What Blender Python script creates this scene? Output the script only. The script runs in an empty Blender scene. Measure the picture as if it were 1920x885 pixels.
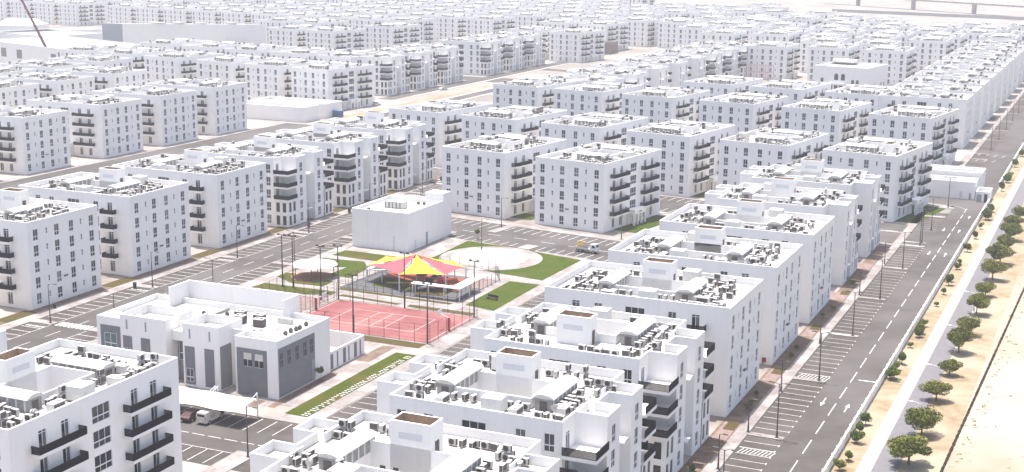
import bpy, math, random
from math import sin, cos, radians, pi, atan2, hypot
from mathutils import Matrix, Vector

SC = bpy.context.scene
COL = SC.collection
# ------------------------------------------------------------------ camera, sky, sun, exposure
F_PX, CY, PITCH, ROLL, HC = 2598.29, 442.4, 0.21367, 0.0094, 74.76
cam_d = bpy.data.cameras.new('camera')
cam_d.sensor_width = 36.0
cam_d.lens = 36.0 * F_PX / 1920.0
cam_d.clip_start = 1.0
cam_d.clip_end = 9000.0
cam = bpy.data.objects.new('camera', cam_d)
COL.objects.link(cam)
cam.location = (0, 0, HC)
cam.matrix_world = Matrix.Translation((0, 0, HC)) @ Matrix.Rotation(pi / 2 - PITCH, 4, 'X') @ Matrix.Rotation(ROLL, 4, 'Z')
SC.camera = cam

SUN_EL, SUN_DIR = 77.0, (-0.60, 0.80)          # horizontal direction towards the sun
w = bpy.data.worlds.new('World')
SC.world = w
w.use_nodes = True
nt = w.node_tree
nt.nodes.clear()
sky = nt.nodes.new('ShaderNodeTexSky')
sky.sky_type = 'NISHITA'
sky.sun_disc = False
sky.sun_elevation = radians(SUN_EL)
sky.sun_rotation = atan2(SUN_DIR[0], SUN_DIR[1]) % (2 * pi)
sky.air_density = 1.0
sky.dust_density = 4.0
sky.ozone_density = 0.7
bg = nt.nodes.new('ShaderNodeBackground')
bg.inputs[1].default_value = 0.145
wo = nt.nodes.new('ShaderNodeOutputWorld')
nt.links.new(sky.outputs[0], bg.inputs[0])
nt.links.new(bg.outputs[0], wo.inputs[0])
sd = bpy.data.lights.new('sun', 'SUN')
sd.energy = 4.6
sd.angle = radians(0.53)
sd.color = (1.0, 0.955, 0.89)
sun = bpy.data.objects.new('sun', sd)
COL.objects.link(sun)
sv = Vector((SUN_DIR[0] * cos(radians(SUN_EL)), SUN_DIR[1] * cos(radians(SUN_EL)), sin(radians(SUN_EL))))
sun.rotation_euler = sv.to_track_quat('Z', 'Y').to_euler()
sun.location = (0, 300, 400)
SC.view_settings.view_transform = 'Standard'
SC.view_settings.look = 'None'
SC.view_settings.gamma = 1.0
SC.view_settings.exposure = 0.94
SC.view_settings.use_curve_mapping = False
SC.render.engine = 'CYCLES'
SC.cycles.max_bounces = 6
SC.cycles.diffuse_bounces = 4
SC.cycles.glossy_bounces = 2
SC.cycles.transmission_bounces = 2
SC.cycles.volume_bounces = 0
SC.cycles.transparent_max_bounces = 6
SC.cycles.caustics_reflective = False
SC.cycles.caustics_refractive = False
SC.cycles.sample_clamp_indirect = 6.0

# ------------------------------------------------------------------ frames
HS, HCB = radians(24.015), radians(33.41)       # headings of the two street grids


def U(px, py, z=0.0):
    """photo pixel -> world x, y on the plane z"""
    cr, sr = cos(ROLL), sin(ROLL)
    a, b = px - 960, py - CY
    X, Y = a * cr + b * sr, -a * sr + b * cr
    dy = F_PX * cos(PITCH) - Y * sin(PITCH)
    dz = -F_PX * sin(PITCH) - Y * cos(PITCH)
    t = (z - HC) / dz
    return X * t, dy * t


def PROJ(x, y, z):
    z -= HC
    cp, sp = cos(PITCH), sin(PITCH)
    d = y * cp - z * sp
    u = y * sp + z * cp
    X, Y = F_PX * x / d, -F_PX * u / d
    cr, sr = cos(ROLL), sin(ROLL)
    return 960 + X * cr - Y * sr, CY + X * sr + Y * cr


def fr2w(h, b, a):
    return b * cos(h) + a * sin(h), -b * sin(h) + a * cos(h)


def w2fr(h, x, y):
    return x * cos(h) - y * sin(h), x * sin(h) + y * cos(h)      # b, a


def S(b, a):
    return fr2w(HS, b, a)


def SP(px, py, z=0.0):
    return w2fr(HS, *U(px, py, z))


# ------------------------------------------------------------------ materials
MAT = {}


def mat(name, col, rough=0.8, var=0.0, scale=1.0, bump=0.0, bscale=20.0, metal=0.0, col2=None, streak=0.0, spec=0.3, c3=None):
    m = bpy.data.materials.new(name)
    m.use_nodes = True
    t = m.node_tree
    L = t.links
    b = t.nodes['Principled BSDF']
    b.inputs['Roughness'].default_value = rough
    b.inputs['Metallic'].default_value = metal
    b.inputs['Specular IOR Level'].default_value = spec
    c = (col[0], col[1], col[2], 1)
    b.inputs['Base Color'].default_value = c
    m.diffuse_color = c
    if var or col2:
        geo = t.nodes.new('ShaderNodeNewGeometry')
        n1 = t.nodes.new('ShaderNodeTexNoise')
        n1.inputs['Scale'].default_value = scale
        n1.inputs['Detail'].default_value = 7
        n1.inputs['Roughness'].default_value = 0.6
        L.new(geo.outputs['Position'], n1.inputs['Vector'])
        r = t.nodes.new('ShaderNodeValToRGB')
        c2 = col2 or tuple(x * (1 - var) for x in col)
        r.color_ramp.elements[0].position = 0.36
        r.color_ramp.elements[1].position = 0.64
        r.color_ramp.elements[0].color = (c2[0], c2[1], c2[2], 1)
        r.color_ramp.elements[1].color = c
        L.new(n1.outputs['Fac'], r.inputs[0])
        out = r.outputs[0]
        if c3:
            n3 = t.nodes.new('ShaderNodeTexNoise')
            n3.inputs['Scale'].default_value = scale * 0.17
            n3.inputs['Detail'].default_value = 5
            L.new(geo.outputs['Position'], n3.inputs['Vector'])
            r3 = t.nodes.new('ShaderNodeValToRGB')
            r3.color_ramp.elements[0].position = 0.45
            r3.color_ramp.elements[1].position = 0.62
            L.new(n3.outputs['Fac'], r3.inputs[0])
            mx = t.nodes.new('ShaderNodeMix')
            mx.data_type = 'RGBA'
            L.new(r3.outputs[0], mx.inputs[0])
            L.new(out, mx.inputs[6])
            mx.inputs[7].default_value = (c3[0], c3[1], c3[2], 1)
            out = mx.outputs[2]
        if streak:
            mp = t.nodes.new('ShaderNodeMapping')
            mp.inputs['Scale'].default_value = (1.6, 1.6, 0.12)
            L.new(geo.outputs['Position'], mp.inputs['Vector'])
            n2 = t.nodes.new('ShaderNodeTexNoise')
            n2.inputs['Scale'].default_value = 1.0
            n2.inputs['Detail'].default_value = 6
            L.new(mp.outputs[0], n2.inputs['Vector'])
            r2 = t.nodes.new('ShaderNodeValToRGB')
            r2.color_ramp.elements[0].position = 0.30
            r2.color_ramp.elements[1].position = 0.52
            k = 1 - streak
            r2.color_ramp.elements[0].color = (k, k * 0.985, k * 0.96, 1)
            r2.color_ramp.elements[1].color = (1, 1, 1, 1)
            L.new(n2.outputs['Fac'], r2.inputs[0])
            mx = t.nodes.new('ShaderNodeMix')
            mx.data_type = 'RGBA'
            mx.blend_type = 'MULTIPLY'
            mx.inputs[0].default_value = 1.0
            L.new(out, mx.inputs[6])
            L.new(r2.outputs[0], mx.inputs[7])
            out = mx.outputs[2]
        L.new(out, b.inputs['Base Color'])
    if bump:
        geo2 = t.nodes.new('ShaderNodeNewGeometry')
        nb = t.nodes.new('ShaderNodeTexNoise')
        nb.inputs['Scale'].default_value = bscale
        nb.inputs['Detail'].default_value = 4
        L.new(geo2.outputs['Position'], nb.inputs['Vector'])
        bp = t.nodes.new('ShaderNodeBump')
        bp.inputs['Strength'].default_value = bump
        bp.inputs['Distance'].default_value = 0.1
        L.new(nb.outputs['Fac'], bp.inputs['Height'])
        L.new(bp.outputs[0], b.inputs['Normal'])
    MAT[name] = m
    return m


mat('wall_paint', (0.815, 0.80, 0.785), 0.8, var=0.03, scale=0.35, streak=0.03, spec=0.2)
mat('roof_white', (0.50, 0.49, 0.48), 0.8, col2=(0.36, 0.35, 0.335), scale=0.5, c3=(0.43, 0.42, 0.41), spec=0.1)
mat('roof_tank', (0.66, 0.65, 0.63), 0.7, var=0.10, scale=1.2, spec=0.2)
mat('roof_tank_dull', (0.62, 0.60, 0.57), 0.7, var=0.2, scale=1.5)
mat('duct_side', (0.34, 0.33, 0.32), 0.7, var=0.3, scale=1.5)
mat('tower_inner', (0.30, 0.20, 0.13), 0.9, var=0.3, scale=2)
mat('louvre', (0.60, 0.60, 0.63), 0.6)
mat('ac_case', (0.52, 0.50, 0.475), 0.6, var=0.2, scale=2, spec=0.2)
mat('ac_dark', (0.05, 0.045, 0.045), 0.6)
mat('ac_coil', (0.11, 0.095, 0.09), 0.6, var=0.3, scale=6)
mat('glass', (0.022, 0.024, 0.032), 0.2, var=0.5, scale=0.9, spec=0.4)
mat('glass_blind', (0.16, 0.16, 0.17), 0.25, var=0.4, scale=0.7, spec=0.5)
mat('glass_mid', (0.06, 0.062, 0.075), 0.2, var=0.5, scale=0.8, spec=0.5)
mat('glass_green', (0.10, 0.16, 0.16), 0.2, spec=0.5)
mat('frame_white', (0.72, 0.72, 0.74), 0.5)
mat('rail_dark', (0.014, 0.012, 0.016), 0.7, spec=0.1)
mat('door_brown', (0.10, 0.07, 0.06), 0.6)
mat('grey_panel', (0.185, 0.190, 0.212), 0.7, var=0.12, scale=0.5)
mat('far_grey', (0.30, 0.31, 0.36), 0.7, var=0.05, scale=0.2)
mat('asphalt', (0.084, 0.077, 0.074), 0.9, col2=(0.068, 0.061, 0.059), scale=0.22, bump=0.25, bscale=9, c3=(0.105, 0.096, 0.095), spec=0.1)
mat('bay_asphalt', (0.076, 0.067, 0.063), 0.9, col2=(0.058, 0.050, 0.046), scale=0.5, c3=(0.092, 0.081, 0.078), spec=0.1)
mat('paint_white', (0.62, 0.62, 0.62), 0.7, col2=(0.38, 0.37, 0.37), scale=2.5)
mat('paver', (0.245, 0.22, 0.212), 0.9, col2=(0.185, 0.160, 0.152), scale=1.2, c3=(0.31, 0.285, 0.277), spec=0.1)
mat('paver_pink', (0.235, 0.175, 0.163), 0.9, col2=(0.18, 0.125, 0.115), scale=0.9, spec=0.1)
mat('paver_grey', (0.155, 0.147, 0.157), 0.9, col2=(0.135, 0.128, 0.138), scale=0.8, spec=0.1)
mat('kerb', (0.36, 0.345, 0.335), 0.9, var=0.2, scale=2, spec=0.1)
mat('sand_bright', (0.285, 0.245, 0.19), 0.95, col2=(0.225, 0.182, 0.128), scale=0.09, bump=0.6, bscale=1.5, c3=(0.33, 0.30, 0.255), spec=0.1)
mat('sand_yellow', (0.275, 0.225, 0.155), 0.95, col2=(0.205, 0.150, 0.090), scale=0.45, bump=0.5, bscale=2, c3=(0.30, 0.26, 0.195), spec=0.1)
mat('sand_city', (0.29, 0.262, 0.240), 0.95, col2=(0.165, 0.138, 0.122), scale=0.09, bump=0.3, bscale=2, c3=(0.36, 0.34, 0.325), spec=0.1)
mat('sand_far', (0.285, 0.260, 0.238), 0.95, col2=(0.185, 0.165, 0.150), scale=0.03, spec=0.1)
mat('dirt', (0.115, 0.080, 0.060), 0.95, col2=(0.18, 0.135, 0.105), scale=0.6, bump=0.5, bscale=3, spec=0.1)
mat('plaza_sand', (0.40, 0.375, 0.335), 0.95, var=0.12, scale=0.5, spec=0.1)
mat('canopy_soil', (0.30, 0.17, 0.10), 0.95, var=0.2, scale=1, spec=0.1)
mat('dark_drip', (0.022, 0.013, 0.010), 0.9, col2=(0.05, 0.030, 0.020), scale=2.5, spec=0.1)
mat('lawn', (0.056, 0.074, 0.009), 0.95, col2=(0.042, 0.052, 0.008), scale=1.1, bump=0.8, bscale=6, c3=(0.080, 0.066, 0.018), spec=0.05)
mat('lawn_fresh', (0.052, 0.078, 0.008), 0.95, col2=(0.034, 0.054, 0.006), scale=1.6, bump=0.8, bscale=6, c3=(0.060, 0.070, 0.012), spec=0.05)
mat('lawn_dry', (0.060, 0.054, 0.017), 0.95, col2=(0.085, 0.058, 0.027), scale=0.9, bump=0.8, bscale=6, spec=0.05)
mat('court_red', (0.215, 0.078, 0.076), 0.8, col2=(0.175, 0.062, 0.062), scale=0.35, c3=(0.265, 0.115, 0.108), spec=0.1)
mat('rubber_orange', (0.30, 0.065, 0.025), 0.85, var=0.2, scale=1)
mat('rubber_grey', (0.095, 0.095, 0.10), 0.9, var=0.2, scale=1)
mat('leaf_a', (0.125, 0.142, 0.024), 0.8, spec=0.1)
mat('leaf_b', (0.085, 0.104, 0.018), 0.8, spec=0.1)
mat('leaf_c', (0.210, 0.200, 0.055), 0.8, spec=0.1)
mat('leaf_lush', (0.075, 0.125, 0.020), 0.7, spec=0.1)
mat('bark', (0.16, 0.115, 0.08), 0.9, var=0.3, scale=5)
mat('pole_grey', (0.095, 0.085, 0.085), 0.5, metal=0.2)
mat('pole_dark', (0.035, 0.025, 0.028), 0.5)
mat('pole_white', (0.70, 0.70, 0.70), 0.5)
mat('sail_yellow', (0.46, 0.35, 0.03), 0.85, var=0.15, scale=0.6)
mat('sail_pink', (0.33, 0.075, 0.095), 0.85, var=0.15, scale=0.6)
mat('shade_white', (0.78, 0.78, 0.78), 0.7, var=0.04, scale=0.5)
mat('play_blue', (0.03, 0.04, 0.09), 0.6)
mat('play_red', (0.35, 0.05, 0.06), 0.6)
mat('van_white', (0.58, 0.54, 0.50), 0.35, var=0.06, scale=2)
mat('van_brown', (0.07, 0.035, 0.04), 0.4)
mat('text_grey', (0.25, 0.21, 0.20), 0.6)
mat('tyre', (0.02, 0.02, 0.02), 0.8)
mat('truck_yellow', (0.55, 0.34, 0.04), 0.5)
mat('crane_red', (0.16, 0.035, 0.045), 0.6)
mat('blue_steel', (0.035, 0.10, 0.22), 0.5)
mat('red_box', (0.30, 0.02, 0.02), 0.5)
mat('scaffold_pink', (0.55, 0.40, 0.41), 0.7)


# ------------------------------------------------------------------ mesh builder
class MB:
    def __init__(s):
        s.v, s.f, s.m, s.names = [], [], [], []

    def mi(s, name):
        if name not in s.names:
            s.names.append(name)
        return s.names.index(name)

    def face(s, pts, m):
        i = len(s.v)
        s.v += [tuple(p) for p in pts]
        s.f.append(tuple(range(i, i + len(pts))))
        s.m.append(s.mi(m))

    def box(s, x0, x1, y0, y1, z0, z1, m, bottom=False, top=None):
        i = len(s.v)
        s.v += [(x0, y0, z0), (x1, y0, z0), (x1, y1, z0), (x0, y1, z0), (x0, y0, z1), (x1, y0, z1), (x1, y1, z1), (x0, y1, z1)]
        k = s.mi(m)
        fs = [(0, 1, 5, 4), (1, 2, 6, 5), (2, 3, 7, 6), (3, 0, 4, 7), (4, 5, 6, 7)]
        for n, q in enumerate(fs):
            s.f.append(tuple(i + j for j in q))
            s.m.append(s.mi(top) if (n == 4 and top) else k)
        if bottom:
            s.f.append((i + 3, i + 2, i + 1, i))
            s.m.append(k)

    def prism(s, poly, z0, z1, m, top=None, bottom=False):
        n = len(poly)
        ar = sum(poly[i][0] * poly[(i + 1) % n][1] - poly[(i + 1) % n][0] * poly[i][1] for i in range(n))
        if ar < 0:
            poly = poly[::-1]
        for i in range(n):
            a, b = poly[i], poly[(i + 1) % n]
            s.face([(a[0], a[1], z0), (b[0], b[1], z0), (b[0], b[1], z1), (a[0], a[1], z1)], m)
        s.face([(p[0], p[1], z1) for p in poly], top or m)
        if bottom:
            s.face([(p[0], p[1], z0) for p in poly[::-1]], m)

    def tube(s, p, q, r0, r1, m, n=8, caps=True):
        p, q = Vector(p), Vector(q)
        d = (q - p).normalized()
        u = d.orthogonal().normalized()
        v = d.cross(u)
        A = [p + (u * cos(2 * pi * i / n) + v * sin(2 * pi * i / n)) * r0 for i in range(n)]
        B = [q + (u * cos(2 * pi * i / n) + v * sin(2 * pi * i / n)) * r1 for i in range(n)]
        i0 = len(s.v)
        s.v += [tuple(x) for x in A + B]
        k = s.mi(m)
        for i in range(n):
            j = (i + 1) % n
            s.f.append((i0 + i, i0 + j, i0 + n + j, i0 + n + i))
            s.m.append(k)
        if caps:
            s.f.append(tuple(i0 + i for i in range(n))[::-1])
            s.m.append(k)
            s.f.append(tuple(i0 + n + i for i in range(n)))
            s.m.append(k)

    def add(s, o, loc=(0, 0, 0), rz=0.0):
        c, q = cos(rz), sin(rz)
        i = len(s.v)
        s.v += [(x * c - y * q + loc[0], x * q + y * c + loc[1], z + loc[2]) for x, y, z in o.v]
        mp = [s.mi(n) for n in o.names]
        s.f += [tuple(i + j for j in f) for f in o.f]
        s.m += [mp[k] for k in o.m]

    def mesh(s, name):
        me = bpy.data.meshes.new(name)
        me.from_pydata(s.v, [], s.f)
        for n in s.names:
            me.materials.append(MAT[n])
        me.polygons.foreach_set('material_index', s.m)
        me.update()
        return me


def link(name, data, parent=None, loc=(0, 0, 0), rz=0.0):
    o = bpy.data.objects.new(name, data)
    COL.objects.link(o)
    if parent is not None:
        o.parent = parent
    o.location = loc
    o.rotation_euler = (0, 0, rz)
    return o


def build(name, mb, parent=None, loc=(0, 0, 0), rz=0.0):
    return link(name, mb.mesh(name), parent, loc, rz)


def tag(o, label, cat, group=None, kind=None):
    if label:
        o['label'] = label
    if cat:
        o['category'] = cat
    if group:
        o['group'] = group
    if kind:
        o['kind'] = kind
    return o


def thing(name, label, cat, loc, rz=0.0, group=None):
    return tag(link(name, None, None, loc, rz), label, cat, group)


def struct(name, mb, label=None, rz=0.0):
    o = build(name, mb, None, (0, 0, 0), rz)
    o['kind'] = 'structure'
    if label:
        o['label'] = label
    return o


CACHE = {}


def cached(key, fn):
    if key not in CACHE:
        mb = fn()
        CACHE[key] = (mb, mb.mesh(key[0] if isinstance(key, tuple) else key))
    return CACHE[key]


ORD = ['first', 'second', 'third', 'fourth', 'fifth', 'sixth', 'seventh', 'eighth', 'ninth', 'tenth', 'eleventh', 'twelfth',
       'thirteenth', 'fourteenth', 'fifteenth', 'sixteenth', 'seventeenth', 'eighteenth', 'nineteenth', 'twentieth'] + ['%d%s' % (k, {1: 'st', 2: 'nd', 3: 'rd'}.get(k % 10, 'th')) for k in range(21, 80)]

# ------------------------------------------------------------------ building components (all face -y, origin at bottom centre)


def m_window(w_, h, glass, cols=2):
    mb = MB()
    t = 0.055
    mb.box(-w_ / 2, w_ / 2, 0.0, 0.02, 0, h, glass)
    for x0, x1, z0, z1 in [(-w_ / 2, -w_ / 2 + t, 0, h), (w_ / 2 - t, w_ / 2, 0, h), (-w_ / 2 + t, w_ / 2 - t, 0, t), (-w_ / 2 + t, w_ / 2 - t, h - t, h)]:
        mb.box(x0, x1, -0.05, 0.03, z0, z1, 'frame_white')
    zt = h * 0.36
    mb.box(-w_ / 2 + t, w_ / 2 - t, -0.055, 0.025, zt - 0.07, zt + 0.07, 'frame_white')
    for c in range(1, cols):
        x = -w_ / 2 + w_ * c / cols
        mb.box(x - 0.035, x + 0.035, -0.045, 0.028, t, h - t, 'frame_white')
    return mb


def m_slit():
    mb = MB()
    mb.box(-0.24, 0.24, 0, 0.02, 0, 1.15, 'glass_mid')
    mb.box(-0.24, 0.24, -0.04, 0.018, 0.42, 0.52, 'frame_white')
    for x in (-0.24, 0.19):
        mb.box(x, x + 0.05, -0.03, 0.019, 0, 1.15, 'frame_white')
    return mb


def m_door():
    mb = MB()
    mb.box(-0.68, 0.68, 0, 0.02, 0, 2.4, 'glass')
    for x in (-0.68, -0.04, 0.60):
        mb.box(x, x + 0.08, -0.05, 0.025, 0, 2.4, 'frame_white')
    mb.box(-0.60, 0.60, -0.045, 0.024, 2.02, 2.1, 'frame_white')
    mb.box(0.1, 0.5, -0.02, 0.0215, 0.1, 1.9, 'glass_blind')
    return mb


def m_balcony(wd, out=1.35):
    mb = MB()
    mb.box(-wd / 2, wd / 2, -out, 0, 0, 0.42, 'wall_paint', bottom=True)
    return mb


def m_railing(wd, out=1.35):
    mb = MB()
    z0, z1 = 0.42, 1.45
    e = 0.05
    x0, x1, y0 = -wd / 2 + e, wd / 2 - e, -out + e
    for a, b, c, d in ((x0, x1, y0 - .03, y0 + .03), (x0 - .03, x0 + .03, y0, -0.02), (x1 - .03, x1 + .03, y0, -0.02)):
        mb.box(a, b, c, d, z1 - 0.07, z1, 'rail_dark', bottom=True)
        mb.box(a, b, c, d, z0 + 0.02, z0 + 0.12, 'rail_dark', bottom=True)
    n = int(wd / 0.13)
    for i in range(n + 1):
        x = x0 + (x1 - x0) * i / n
        mb.box(x - .053, x + .053, y0 - .02, y0 + .02, z0 + .12, z1 - .07, 'rail_dark')
    n = int(out / 0.13)
    for xx in (x0, x1):
        for i in range(n):
            y = y0 + (-y0) * (i + .5) / n
            mb.box(xx - .02, xx + .02, y - .043, y + .043, z0 + .12, z1 - .07, 'rail_dark')
    return mb


def m_ac(k=0):
    mb = MB()
    sc_ = 1.15
    c = 'ac_case'
    mb.box(-0.46, 0.46, -0.2, 0.2, 0.12, 0.86, c, bottom=True)
    mb.box(-0.46, 0.46, -0.02, 0.02, 0.0, 0.1, 'ac_dark')
    pts = [(0.33 * cos(t * pi / 5) - 0.06, -0.21, 0.49 + 0.31 * sin(t * pi / 5)) for t in range(10)]
    mb.face(pts, 'ac_dark')
    mb.face([(-.42, .21, .18), (-.42, .21, .8), (.42, .21, .8), (.42, .21, .18)], 'ac_coil')
    mb.face([(.465, -.15, .18), (.465, .15, .18), (.465, .15, .8), (.465, -.15, .8)], 'ac_coil')
    if k == 1:
        o = MB()
        o.add(mb)
        mb.add(o, (0.05, 0, 0.92))
    mb.v = [(x * sc_, y * sc_, z * sc_) for x, y, z in mb.v]
    return mb


def m_duct():
    """long machine housing with an arched white top, doors along its side"""
    mb = MB()
    L, W, H = 8.8, 2.5, 1.6
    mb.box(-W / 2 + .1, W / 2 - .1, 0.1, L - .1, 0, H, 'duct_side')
    for i in range(6):
        y = 0.5 + i * 1.38
        mb.box(W / 2 - .1, W / 2 - .04, y, y + .28, 0.05, H - .02, 'roof_tank')
        mb.box(-W / 2 + .04, -W / 2 + .1, y, y + .28, 0.05, H - .02, 'roof_tank')
    mb.box(-.5, .5, 0.02, 0.1, 0.1, 1.3, 'ac_coil')
    n = 8
    pr = []
    for i in range(n + 1):
        t = pi * i / n
        pr.append((-W / 2 * 1.12 * cos(t), H + 0.05 + 0.55 * sin(t)))
    for i in range(n):
        (a, za), (b, zb) = pr[i], pr[i + 1]
        mb.face([(a, 0, za), (b, 0, zb), (b, L, zb), (a, L, za)], 'roof_tank')
    mb.face([(a, 0, za) for a, za in pr[::-1]], 'roof_tank_dull')
    mb.face([(a, L, za) for a, za in pr], 'roof_tank')
    return mb


def m_tank():
    mb = MB()
    mb.box(-1.35, 1.35, -1.2, 1.2, 0.2, 2.05, 'roof_tank')
    mb.box(-1.25, 1.25, -1.1, 1.1, 0.0, 0.2, 'ac_coil')
    mb.box(-.3, .3, -.3, .3, 2.05, 2.15, 'roof_tank')
    for x in (-.45, .45):
        mb.box(x - .02, x + .02, -1.225, -1.2, .2, 2.05, 'roof_tank_dull')
    return mb


def m_plant():
    mb = MB()
    mb.box(-1.1, 1.1, -.55, .55, .12, 1.15, 'roof_tank', bottom=True)
    mb.box(-.95, .95, -.56, -.55, .3, 1.0, 'ac_coil')
    mb.tube((-.5, 0, 1.15), (-.5, 0, 1.3), .36, .36, 'ac_case', 10)
    mb.tube((.5, 0, 1.15), (.5, 0, 1.3), .36, .36, 'ac_case', 10)
    return mb


def m_vent():
    mb = MB()
    mb.tube((0, 0, 0), (0, 0, 0.7), .16, .16, 'roof_tank_dull', 8)
    mb.tube((0, -.08, .9), (0, .14, .9), .45, .40, 'ac_case', 12)
    return mb


def m_pipes():
    mb = MB()
    for i, y in enumerate((0, .18, .36)):
        mb.tube((-2.3, y, .16), (2.3, y, .16), .05, .05, 'roof_tank_dull', 5)
    for x in (-2, -.7, .7, 2):
        mb.box(x - .06, x + .06, -.1, .46, 0, .1, 'ac_dark')
    return mb


def m_tower(wd=5.2, dp=3.0, zb=0.0, H=4.3):
    """stair head with a shallow open-topped box above it, brick-brown inside"""
    mb = MB()
    x0, x1, y0, y1 = -wd / 2, wd / 2, 0, dp
    t = .2
    for a, b, c, d in ((x0, x1, y0, y0 + t), (x0, x1, y1 - t, y1), (x0, x0 + t, y0 + t, y1 - t), (x1 - t, x1, y0 + t, y1 - t)):
        mb.box(a, b, c, d, zb, H, 'wall_paint')
    ix0, ix1, iy0, iy1 = x0 + t + .004, x1 - t - .004, y0 + t + .004, y1 - t - .004
    z0 = H - 1.05
    mb.face([(ix0, iy0, z0), (ix1, iy0, z0), (ix1, iy1, z0), (ix0, iy1, z0)], 'roof_white')
    zt = H - .04
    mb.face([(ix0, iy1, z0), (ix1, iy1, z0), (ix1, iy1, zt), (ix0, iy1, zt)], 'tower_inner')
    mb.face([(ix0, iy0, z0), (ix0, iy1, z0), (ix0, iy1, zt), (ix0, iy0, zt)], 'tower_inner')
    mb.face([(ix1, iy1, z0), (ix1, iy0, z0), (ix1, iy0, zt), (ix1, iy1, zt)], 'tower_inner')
    return mb


FLOORS = [13.95, 10.65, 7.35, 4.05, 0.75]
H_B = 18.0
Z_R = 16.85


class Sink:
    """collects a building either as separate part objects (lod 0) or as one mesh (lod 1)"""

    def __init__(s, lod, root=None, rnd=None):
        s.lod, s.root, s.mb, s.rnd = lod, root, MB(), rnd or random.Random(1)

    def put(s, name, key, fn, loc=(0, 0, 0), rz=0.0, parent=None, ploc=None, label=None):
        if s.lod == 1:
            if parent is not None:
                c, q = cos(parent[1]), sin(parent[1])
                loc = (parent[0][0] + loc[0] * c - loc[1] * q, parent[0][1] + loc[0] * q + loc[1] * c, parent[0][2] + loc[2])
                rz += parent[1]
            s.mb.add(cached(key, fn)[0], loc, rz)
            return (loc, rz)
        me = cached(key, fn)[1]
        o = link(name, me, parent if parent is not None else s.root, loc, rz)
        if label:
            o['label'] = label
        return o


def facade(mb, P, d, wd, z0, z1, ops, m='wall_paint', depth=0.16):
    """wall of width wd from P along unit d, outward normal = d rotated -90deg, with recessed openings (t0,t1,za,zb)"""
    n = (d[1], -d[0])
    xs = sorted({0.0, wd} | {round(o[0], 3) for o in ops} | {round(o[1], 3) for o in ops})
    zs = sorted({z0, z1} | {round(o[2], 3) for o in ops} | {round(o[3], 3) for o in ops})
    zs = [z for z in zs if z0 <= z <= z1]

    def pt(t, z, e=0.0):
        return (P[0] + d[0] * t - n[0] * e, P[1] + d[1] * t - n[1] * e, z)
    for i in range(len(xs) - 1):
        run = None
        cells = []
        for k in range(len(zs) - 1):
            xm, zm = (xs[i] + xs[i + 1]) / 2, (zs[k] + zs[k + 1]) / 2
            hole = any(o[0] < xm < o[1] and o[2] < zm < o[3] for o in ops)
            if not hole:
                if run is None:
                    run = zs[k]
            elif run is not None:
                cells.append((run, zs[k]))
                run = None
        if run is not None:
            cells.append((run, z1))
        for a, b in cells:
            mb.face([pt(xs[i], a), pt(xs[i + 1], a), pt(xs[i + 1], b), pt(xs[i], b)], m)
    for t0, t1, a, b in ops:
        mb.face([pt(t0, a), pt(t1, a), pt(t1, a, depth), pt(t0, a, depth)], m)
        mb.face([pt(t0, b, depth), pt(t1, b, depth), pt(t1, b), pt(t0, b)], m)
        mb.face([pt(t0, a), pt(t0, a, depth), pt(t0, b, depth), pt(t0, b)], m)
        mb.face([pt(t1, a, depth), pt(t1, a), pt(t1, b), pt(t1, b, depth)], m)
        mb.face([pt(t0, a, depth), pt(t1, a, depth), pt(t1, b, depth), pt(t0, b, depth)], 'duct_side')


def ring(mb, poly, z_top, z_roof, t=0.24, m='wall_paint'):
    """parapet: top ring and inner faces, poly is CCW rectilinear"""
    n = len(poly)
    inner = []
    for i in range(n):
        p, c, q = poly[i - 1], poly[i], poly[(i + 1) % n]
        d1 = Vector((c[0] - p[0], c[1] - p[1])).normalized()
        d2 = Vector((q[0] - c[0], q[1] - c[1])).normalized()
        n1, n2 = Vector((-d1.y, d1.x)), Vector((-d2.y, d2.x))
        o = Vector(c) + (n1 + n2) * t
        inner.append((o.x, o.y))
    for i in range(n):
        j = (i + 1) % n
        a, b, c, d = poly[i], poly[j], inner[j], inner[i]
        mb.face([(a[0], a[1], z_top), (b[0], b[1], z_top), (c[0], c[1], z_top), (d[0], d[1], z_top)], m)
        mb.face([(c[0], c[1], z_roof), (d[0], d[1], z_roof), (d[0], d[1], z_top), (c[0], c[1], z_top)], m)
    return inner


def long_cols(style):
    """(kind, centre t, width) along a 31.6 / 32 m long face; t measured from the middle"""
    if style == 'front':
        return dict(door=[-10.4, -6.5, 6.5, 10.4], stair=[0.0], win=[], bal=[(-8.3, 8.3), (8.3, 8.3)])
    if style == 'rear':
        return dict(door=[-10.2, 10.2], stair=[0.0], win=[-6.3, 6.3], bal=[(-10.2, 3.6), (10.2, 3.6)])
    return dict(door=[], stair=[0.0], win=[-10.1, -6.3, 6.3, 10.1], bal=[])


SHORT_WIN = [2.2, 8.25, 12.55, 18.6]
SHORT_SLIT = [5.35, 15.45]


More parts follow.
